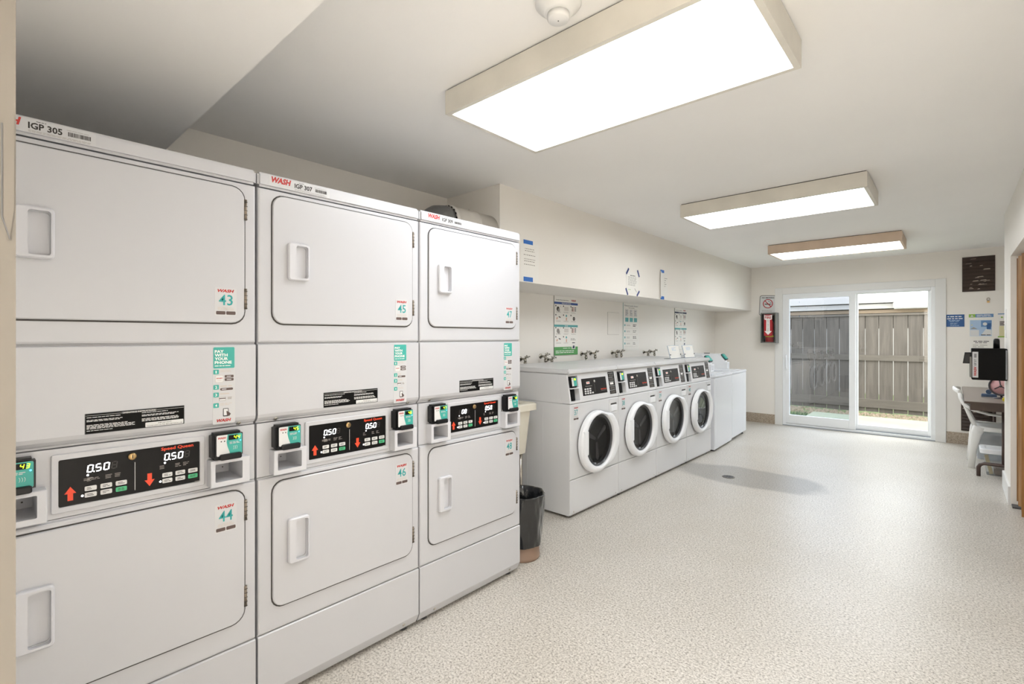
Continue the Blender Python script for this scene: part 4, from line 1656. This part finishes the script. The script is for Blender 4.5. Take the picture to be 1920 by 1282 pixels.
b.lathe([(.052, 0), (.058, .006), (.058, .30), (.05, .33), (.02, .352), (.018, .37)], 'ext_red', 28)
b.build('cylinder', t)
b = MB(ID)
b.lathe([(.020, .37), (.020, .392), (.012, .40)], 'brass', 16)
b.sweep([((0, 0, .40), .018, .008), ((.02, -.03, .415), .018, .008), ((.03, -.06, .41), .016, .006)], 'black_plastic')
b.build('valve', t)
b = MB(ID)
b.lathe([(.0586, .085), (.0586, .115)], 'item_yellow', 28, False, False)
b.build('band', t)


# ------------------------------------------------------------------ nook: wall vents, sign, posters
def wall_vent(x0, q0, wd, h, chips, lab, seed):
    t = thing('wall_vent', lab, 'vent', (x0, YF, q0), 0, 'brown louvred wall vents')
    r2 = random.Random(seed)
    b = MB()
    b.box(0, wd, 0, h, .001, .004, 'vent_dark')
    for r_ in ((0, wd, 0, .012), (0, wd, h - .012, h), (0, .008, .012, h - .012), (wd - .008, wd, .012, h - .012)):
        b.box(*r_, .004, .012, 'vent_brown')
    b.build('frame', t)
    k = 9
    for i in range(k):
        y = .014 + (h - .028) * i / k
        hh = (h - .028) / k
        b = MB()
        b.extr([(y, .022), (y + .004, .024), (y + hh * .98, .008), (y + hh * .9, .005)], .008, wd - .008, 'vent_brown')
        for _ in range(chips[min(i, len(chips) - 1)]):
            x = r2.uniform(.01, wd - .08)
            wdt = r2.uniform(.02, .07)
            yy = r2.uniform(.1, .6) * hh
            th = r2.uniform(.1, .35) * hh

            def pt(xx, f):
                return (xx, y + .004 + f, .0246 - f * (.016 / (hh * .98 - .004)))
            pts = [pt(x, yy), pt(x + wdt, yy + th * .2), pt(x + wdt * .9, yy + th), pt(x + wdt * .2, yy + th * .8)]
            b.add(pts, [(0, 1, 2, 3)], 'chipped_paint')
        b.build('slat', t)


wall_vent(.072, 1.925, .299, .435, (3, 4, 4, 2, 0, 2, 2, 1, 1), 'brown louvred vent with chipped paint, high up right of the sliding door', 3)
wall_vent(.062, .175, .30, .40, (1, 0, 1, 0, 1, 1, 1, 1, 0), 'brown louvred vent low on the wall behind the plastic chair', 5)
b = MB(ID)
b.tube([(.014 * math.sin(2 * PI * k / 16), -.006, .012 + .018 * math.cos(2 * PI * k / 16)) for k in range(16)], .003, 'hinge_steel', 6, True)
b.box(-.012, .012, -.008, 0, -.030, -.008, 'brass')
o = b.build('key_hook', None, (.31, YF, 1.81))
tag(o, 'small brass ring hook on the wall under the upper vent', 'hook')
t = thing('blue_sign', 'small dark blue sign with white print right of the door trim', 'sign', (-.0785, YF, 1.487))
b = MB()
b.slab(rect(0, .172, 0, .155), .001, .004, 'sign_blue')
b.build('plate', t)
b = MB()
b.lines(.012, .145, .120, .138, 1, .0045, 'white_ink', .6, 0, .03)
b.lines(.008, .160, .094, .112, 1, .0045, 'white_ink', .6, 0, .03)
b.lines(.022, .13, .062, .088, 2, .0045, 'sky_blue', .5, .2, center=True)
b.lines(.03, .12, .030, .052, 2, .0045, 'sky_blue', .4, .2, center=True)
b.lines(.03, .13, .008, .024, 2, .0045, 'sky_blue', .35, .3, center=True)
b.build('print', t)
t = thing('facility_poster', 'poster with a blue and green header over a blue plan drawing', 'poster', (.134, YF, 1.352))
wd, h = .222, .29
b = MB()
b.slab(rect(0, wd, 0, h), .001, .003, 'paper')
b.build('sheet', t)
b = MB()
n = .0034
b.q(0, wd * .27, h * .86, h, n, 'lime_green')
b.q(wd * .27, wd, h * .86, h, n, 'mid_blue')
b.lines(wd * .32, wd * .95, h * .88, h * .98, 2, n + .0004, 'sticker_white', .5, .1)
b.flat([(wd * .06, h * .89), (wd * .2, h * .89), (wd * .13, h * .97)], n + .0004, 'sticker_white')
b.q(wd * .05, wd * .93, h * .06, h * .74, n, 'sky_blue')
b.q(wd * .5, wd * .93, h * .45, h * .72, n + .0003, 'mid_blue')
b.q(wd * .73, wd * .9, h * .35, h * .6, n + .0006, 'sign_blue')
b.flat(circ(wd * .66, h * .57, wd * .09, 14), n + .0009, 'sticker_white')
b.q(wd * .06, wd * .42, h * .07, h * .32, n + .0003, 'sticker_white')
b.flat(circ(wd * .13, h * .53, wd * .035, 10), n + .0006, 'pale_yellow')
b.flat([(wd * .06, h * .36), (wd * .36, h * .36), (wd * .2, h * .44)], n + .0006, 'ink_grey')
b.flat([(wd * .5, h * .1), (wd * .92, h * .1), (wd * .92, h * .3), (wd * .7, h * .36)], n + .0003, 'sticker_white')
b.lines(wd * .5, wd * .9, h * .08, h * .13, 1, n + .0006, 'ink', .6, .1)
b.build('drawing', t)
t = thing('yellow_notice', 'pale yellow notice half hidden by the closet wall corner', 'notice', (.394, YF, 1.352))
b = MB()
b.slab(rect(0, .2, 0, .29), .001, .003, 'paper')
b.build('sheet', t)
b = MB()
b.q(.012, .19, .005, .14, .0034, 'pale_yellow')
b.q(0, .2, .28, .29, .0034, 'mid_blue')
b.q(.014, .19, .14, .20, .0034, 'ink_pale')
b.lines(.018, .18, .145, .195, 3, .0038, 'ink', .5, .3)
b.flat(circ(.035, .245, .010, 8), .0034, 'lime_green')
b.q(0, .19, .0, .014, .0036, 'lime_green')
b.build('print', t)
t = thing('white_notice', 'white printed notice on the wall below the plan poster', 'notice', (.140, YF, 1.05))
b = MB()
b.slab(rect(0, .215, 0, .285), .001, .003, 'paper')
b.build('sheet', t)
b = MB()
b.lines(.035, .18, .245, .262, 1, .0034, 'ink', .5, .05, center=True)
b.lines(.05, .16, .228, .242, 1, .0034, 'ink', .5, .05, center=True)
b.lines(.03, .19, .05, .215, 8, .0034, 'ink_grey', .3, .3)
b.build('print', t)

# black payment machine on the closet wall
t = thing('payment_machine', 'black payment box with a white side sticker on the closet wall', 'payment machine', (XR, 5.931, .982))
b = MB()
BW = .224
b.bbox(-BW, 0, 0, .274, -.28, 0, 'black_matte', .004)
b.build('housing', t)
b = MB()
b.slab(rect(-.012, -.003, .012, .262), 0, .003, 'grey_plastic')
b.build('wall_flange', t)
b = MB()
b.slab(rect(-BW + .004, -BW + .042, .020, .246), 0, .0012, 'label_clear')
M2 = F0 @ T(-BW + .033, .03, 0) @ Matrix.Rotation(R(90), 4, 'Z')
b.M = M2
wash(b, .005, .085, .002, .020, .0018)
b.text('IGP 317', .095, .150, .003, .018, .0018, 'ink', .02)
x = .165
while x < .20:
    b.q(x, x + .002, .002, .018, .0018, 'ink')
    x += .0035
b.build('machine_sticker', t)
b = MB()
b.M = F0
b.slab([(-BW - .058, .140), (-BW - .002, .140), (-BW - .002, .238), (-BW - .044, .238)], -.10, -.04, 'black_plastic', .004)
b.build('keypad', t)
b = MB(ID)
b.M = T(-.062, .13, .272)
b.lathe([(.022, 0), (.021, .07), (.018, .085), (.010, .09)], 'black_plastic', 20)
b.build('antenna', t)
b = MB(ID)
b.box(-BW - .012, -BW, .012, .27, .02, .2, 'cabinet_grey')
b.build('front_bezel', t)
# switch plate on the pier
b = MB(Matrix(((0, 0, -1, 0), (-1, 0, 0, 0), (0, 1, 0, 0), (0, 0, 0, 1))))
b.slab(rrect(-.04, .04, -.09, .16, .006), 0, .006, 'trim_white', .002)
b.slab(rect(-.008, .008, -.02, .02), .006, .012, 'white_plastic', .002)
o = b.build('wall_plate', None, (XR, 6.10, 1.44))
tag(o, 'white switch plate on the narrow closet wall beside the wood door', 'switch plate')

# ------------------------------------------------------------------ table, chair, bins, desk things
t = thing('folding_table', 'brown laminate folding table along the nook by the sliding door', 'table', (.45, 7.36, 0))
TX0, TX1, TY0, TY1 = -.378, .378, -.93, .94
b = MB(ID)
b.slab(rrect(TX0, TX1, TY0, TY1, .02, 3), .722, .742, 'laminate')
b.slab(rrect(TX0 - .002, TX1 + .002, TY0 - .002, TY1 + .002, .02, 3), .721, .738, 'table_edge')
b.build('tabletop', t)
b = MB(ID)
for r_ in ((TX0 + .04, TX1 - .04, TY0 + .03, TY0 + .05), (TX0 + .04, TX1 - .04, TY1 - .05, TY1 - .03), (TX0 + .04, TX0 + .06, TY0 + .05, TY1 - .05), (TX1 - .06, TX1 - .04, TY0 + .05, TY1 - .05)):
    b.box(*r_, .655, .721, 'table_edge')
b.build('apron', t)
for y in (TY0 + .20, TY1 - .20):
    b = MB(ID)
    x0, x1 = -.275, .275
    b.tube([(x0, y, 0), (x0, y, .085), (x0 + .012, y, .112), (x0 + .04, y, .126), (x1 - .04, y, .126), (x1 - .012, y, .112), (x1, y, .085), (x1, y, 0)], .0165, 'table_leg', 12)
    for x in (-.10, .10):
        b.tube([(x, y, .126), (x, y, .70)], .0145, 'table_leg', 10)
    b.build('leg', t)

t = thing('plastic_chair', 'white plastic armchair tucked in at the brown table', 'chair', (.363, 7.21, 0))
m = 'chair_plastic'
b = MB(ID)
rs = []
for i in range(9):
    x = -.20 + .44 * i / 8
    hw = .215 + .02 * math.sin(PI * i / 8)
    row = []
    for k in range(11):
        y = -hw + 2 * hw * k / 10
        row.append((x, y, .425 - .018 * (1 - (2 * k / 10 - 1) ** 2) + .012 * (abs(i - 3) / 5) ** 2))
    rs.append(row)
vs = [p for r_ in rs for p in r_] + [(p[0], p[1], p[2] - .012) for r_ in rs for p in r_]
fs = []
for i in range(8):
    for k in range(10):
        a_ = i * 11 + k
        fs.append((a_, a_ + 11, a_ + 12, a_ + 1))
        fs.append((99 + a_, 99 + a_ + 1, 99 + a_ + 12, 99 + a_ + 11))
for i in range(8):
    for e_ in (0, 10):
        fs.append((i * 11 + e_, (i + 1) * 11 + e_, 99 + (i + 1) * 11 + e_, 99 + i * 11 + e_))
for k in range(10):
    for e_ in (0, 8):
        fs.append((e_ * 11 + k, e_ * 11 + k + 1, 99 + e_ * 11 + k + 1, 99 + e_ * 11 + k))
b.add(vs, fs, m, True)
for sd in (-1, 1):
    b.sweep([((-.20, sd * .218, .415), .03, .05), ((.0, sd * .232, .41), .03, .045), ((.22, sd * .225, .41), .03, .05)], m)
b.build('seat', t)
for sd in (-1, 1):
    b = MB(ID)
    b.sweep([((-.235, sd * .215, 0), .055, .045), ((-.22, sd * .215, .2), .06, .05), ((-.195, sd * .215, .36), .085, .05), ((-.17, sd * .215, .43), .10, .045)], m, up=(0, 1, 0))
    b.build('leg', t)
    b = MB(ID)
    b.sweep([((.27, sd * .235, 0), .055, .045), ((.25, sd * .235, .2), .06, .05), ((.23, sd * .235, .36), .085, .05), ((.22, sd * .23, .43), .10, .045)], m, up=(0, 1, 0))
    b.build('leg', t)
for sd in (-1, 1):
    b = MB(ID)
    b.sweep([((-.19, sd * .216, .41), .03, .03), ((-.235, sd * .218, .52), .024, .026), ((-.288, sd * .215, .66), .022, .026), ((-.322, sd * .20, .76), .026, .03)], m, up=(0, 1, 0))
    b.build('back_post', t)
    b = MB(ID)
    b.sweep([((-.325, sd * .203, .765), .026, .026), ((-.318, sd * .215, .715), .026, .028), ((-.292, sd * .235, .655), .030, .034), ((-.22, sd * .25, .605), .030, .042), ((-.10, sd * .26, .572), .026, .05), ((.0, sd * .264, .562), .022, .052), ((.10, sd * .264, .558), .022, .052), ((.17, sd * .262, .55), .026, .048), ((.205, sd * .255, .525), .034, .044), ((.22, sd * .245, .48), .04, .04), ((.222, sd * .235, .42), .045, .04)], m, up=(0, 1, 0))
    b.build('armrest', t)
b = MB(ID)
rs = []
for i in range(11):
    y = -.205 + .41 * i / 10
    bow = .045 * (1 - (2 * i / 10 - 1) ** 2)
    rs.append(((-.322 - bow, y, .780 + .02 * (1 - (2 * i / 10 - 1) ** 2)), .024, .04))
b.sweep(rs, m)
for i in range(5):
    y = -.14 + .07 * i
    b.sweep([((-.20 - .02, y, .43), .04, .012), ((-.27 - .01, y, .60), .04, .012), ((-.335, y, .765), .04, .012)], m, up=(1, 0, 0))
b.build('backrest', t)


def tote(x0, x1, y0, y1, h, mm, lidm, lab, fill):
    t = thing('storage_bin', lab, 'storage bin', ((x0 + x1) / 2, (y0 + y1) / 2, 0), 0)
    ax, ay = (x1 - x0) / 2, (y1 - y0) / 2
    b = MB(ID)
    b.rings([loop(-ax + .03, ax - .03, -ay + .03, ay - .03, .001, .03), loop(-ax, ax, -ay, ay, h - .03, .03), loop(-ax - .012, ax + .012, -ay - .012, ay + .012, h - .028, .03), loop(-ax - .012, ax + .012, -ay - .012, ay + .012, h - .022, .03)], mm, cap1=False)
    b.build('tub', t)
    b = MB(ID)
    b.rings([loop(-ax - .018, ax + .018, -ay - .018, ay + .018, h - .045, .034), loop(-ax - .020, ax + .020, -ay - .020, ay + .020, h - .006, .034), loop(-ax - .014, ax + .014, -ay - .014, ay + .014, h, .03), loop(-ax + .02, ax - .02, -ay + .02, ay - .02, h, .03), loop(-ax + .03, ax - .03, -ay + .03, ay - .03, h - .008, .03)], lidm, cap0=False)
    b.build('lid', t)
    return t, ax, ay


tt, ax, ay = tote(.205, .62, 6.69, 6.925, .262, 'bin_plastic', 'white_plastic', 'clear plastic storage bin with a white lid on the floor under the table', True)
b = MB(ID)
b.M = T(.272, 6.77, .004) @ Matrix.Rotation(R(-12), 4, 'Y')
b.box(-.014, .014, -.01, .01, 0.004, .19, 'tan_wood')
tag(b.build('wood_slat'), 'tan wooden slat standing inside the clear storage bin', 'wood slat')
for k, (x, y, sx, sy, sz, mm) in enumerate(((.36, 6.81, .07, .06, .07, 'scrap_brown'), (.51, 6.81, .05, .06, .10, 'grey_plastic'))):
    b = MB(ID)
    b.bbox(-sx, sx, -sy, sy, 0, sz, mm, .01)
    o = b.build('stored_box', None, (x, y, .0035))
    tag(o, ('brown box lying inside the clear storage bin', 'grey box lying inside the clear storage bin')[k], 'box')
tote(.16, .62, 7.515, 7.94, .33, 'bin_smoke', 'bin_smoke', 'smoky grey storage bin behind the clear bin under the table', False)

t = thing('desk_fan', 'small round pink fan with a dark rim on the brown table', 'fan', (.345, 6.90, .742), R(-20))
b = MB(ID)
b.lathe([(.055, 0), (.055, .008), (.02, .014)], 'fan_rim', 24)
b.tube([(0, .01, .01), (0, .012, .05)], .009, 'fan_rim', 8)
b.build('base', t)
Mf = T(0, 0, .125) @ Matrix.Rotation(R(90), 4, 'X')
b = MB(Mf)
b.tube([(.088 * math.cos(2 * PI * k / 32), .088 * math.sin(2 * PI * k / 32), 0) for k in range(32)], .009, 'fan_rim', 8, True)
b.build('rim', t)
b = MB(Mf)
b.lathe([(.085, -.008), (.085, .0), (.0, .004)], 'fan_pink', 32, True, False)
b.build('face', t)
b = MB(Mf)
for an in (100, 215, 330):
    b.M = Mf @ T(0, 0, .006) @ Matrix.Rotation(R(an), 4, 'Z')
    b.slab([(.0, -.004), (.055, -.006), (.058, .004), (0, .004)], 0, .003, 'fan_rim')
b.lathe([(.012, 0), (.010, .006), (0, .008)], 'fan_rim', 14)
b.build('hub', t)
t = thing('tape_dispenser', 'dark blue desk dispenser beside the pink fan on the table', 'dispenser', (.262, 7.05, .742))
b = MB(ID)
b.slab([(-.055, -.03), (.06, -.03), (.06, .03), (-.055, .03)], 0, .03, 'item_blue', .01)
b.build('base', t)
b = MB(Matrix.Rotation(R(90), 4, 'X'))
b.M = T(0, .016, .051) @ Matrix.Rotation(R(90), 4, 'X')
b.lathe([(.022, 0), (.022, .03)], 'item_blue', 20)
b.build('roll', t)
b = MB(ID)
b.bbox(-.02, .02, -.03, .03, 0, .04, 'item_yellow', .008)
o = b.build('yellow_box', None, (.36, 6.62, .742))
tag(o, 'small yellow box on the table in front of the pink fan', 'box')

# ------------------------------------------------------------------ floor drain
t = thing('floor_drain', 'round grey floor drain in the darker floor patch by the washers', 'drain', (-1.63, 4.947, 0))
b = MB(ID)
b.lathe([(.058, .0005), (.058, .003), (.050, .004), (.0, .004)], 'drain_grey', 32, True, False)
b.build('ring', t)
b = MB(ID)
b.lathe([(.047, .0041), (.0, .0043)], 'dark_grey', 28, False, False)
for r_ in (.014, .028, .040):
    for k in range(8):
        a0 = R(45 * k + r_ * 900)
        b.M = T(r_ * math.cos(a0), r_ * math.sin(a0), 0)
        b.lathe([(.0035, .0044), (.0035, .0048)], 'vent_dark', 8)
b.build('grate', t)

# ------------------------------------------------------------------ outside
b = MB(ID)
b.box(-9, 8, YF + .12, 30, -.2, -.10, 'soil')
struct(b.build('ground'))
b = MB(ID)
b.box(-1.975, 3.0, YF + .125, 10.70, -.12, -.05, 'concrete')
struct(b.build('patio_slab'))
b = MB(ID)
r2 = random.Random(11)
for _ in range(1500):
    x, y = r2.uniform(-4.5, 1.6), r2.uniform(10.72, 11.5)
    s_ = r2.uniform(.012, .035)
    z = -.10
    pts = [(x + s_ * r2.uniform(.7, 1.3) * math.cos(a_), y + s_ * r2.uniform(.7, 1.3) * math.sin(a_)) for a_ in (0, 1.26, 2.5, 3.77, 5.0)]
    b.rings([[(p[0], p[1], z) for p in pts], [(x + (p[0] - x) * .6, y + (p[1] - y) * .6, z + s_ * .9) for p in pts]], 'gravel', cap0=False)
o = b.build('gravel_strip')
o['kind'] = 'stuff'
tag(o, 'strip of tan gravel between the patio slab and the fence', 'gravel')
b = MB(ID)
for _ in range(2600):
    x, y = r2.uniform(-3.6, -2.0), r2.uniform(8.7, 10.62)
    s_ = r2.uniform(.02, .06)
    an = r2.uniform(0, 6.28)
    ln = r2.uniform(.0, .05)
    p = Vector((x, y, -.1))
    d = Vector((math.cos(an), math.sin(an), 0))
    e = Vector((-d.y, d.x, 0)) * .006
    tip = p + d * ln + Vector((0, 0, s_ + .03))
    b.add([tuple(p - e), tuple(p + e), tuple(tip)], [(0, 1, 2)], 'leaf')
o = b.build('grass_patch')
o['kind'] = 'stuff'
tag(o, 'green grass and weeds beside the patio slab left behind the glass', 'grass')

YFN = 11.62
t = thing('board_fence', 'weathered grey board fence behind the patio', 'fence', (-1.4, YFN, -.10))
gaps = [-2.555 - .213 * k for k in range(8, 0, -1)] + [-2.555, -2.343, -2.132, -1.918, -1.702, -1.495, -1.282, -1.069, -.852, -.637, -.418] + [-.418 + .213 * k for k in range(1, 9)]
for i in range(len(gaps) - 1):
    b = MB()
    g = .0035 + .003 * r2.random()
    b.box(gaps[i] + g + 1.4, gaps[i + 1] - g + 1.4, .012 + .02 * r2.random(), 1.86, -.018, 0, 'fence_wood')
    b.build('board', t)
for q0, q1 in ((.105, .265), (1.005, 1.112)):
    b = MB()
    b.box(gaps[0] + 1.4, gaps[-1] + 1.4, q0, q1, 0, .038, 'fence_rail')
    b.build('rail', t)
b = MB()
b.box(gaps[0] + 1.4, gaps[-1] + 1.4, 1.617, 1.86, -.040, -.019, 'fence_rail')
b.build('top_rail', t)
b = MB()
b.box(gaps[0] + 1.4, gaps[-1] + 1.4, 1.861, 1.90, -.06, .03, 'fence_rail')
b.build('cap', t)

t = thing('neighbor_building', 'pale neighboring building with layered eaves above the fence', 'building', (-1.0, 15.2, -.1))
b = MB(ID)
b.box(-6, 6, .3, 5, 0, 1.86, 'neighbor_white')
b.build('wall', t)
b = MB(ID)
for k in range(3):
    b.box(-6, 6, .10 - .05 * k, 5, 1.86 + .095 * k, 1.945 + .095 * k, 'neighbor_tan')
b.build('eave_board', t)
b = MB(ID)
b.box(-6, 6, -.12, 5, 2.155, 2.275, 'neighbor_white')
b.build('fascia', t)
b = MB(ID)
b.box(-6, 6, -.20, 5, 2.295, 2.42, 'neighbor_white')
b.build('gutter', t)
b = MB(ID)
b.bbox(-.1, .55, -.30, -.12, 2.13, 2.30, 'neighbor_white', .02)
b.build('gutter_box', t)
b = MB(ID)
b.slab([(-6, -.1), (6, -.1), (6, 5), (-6, 5)], 2.425, 2.52, 'neighbor_white')
b.build('roof', t)
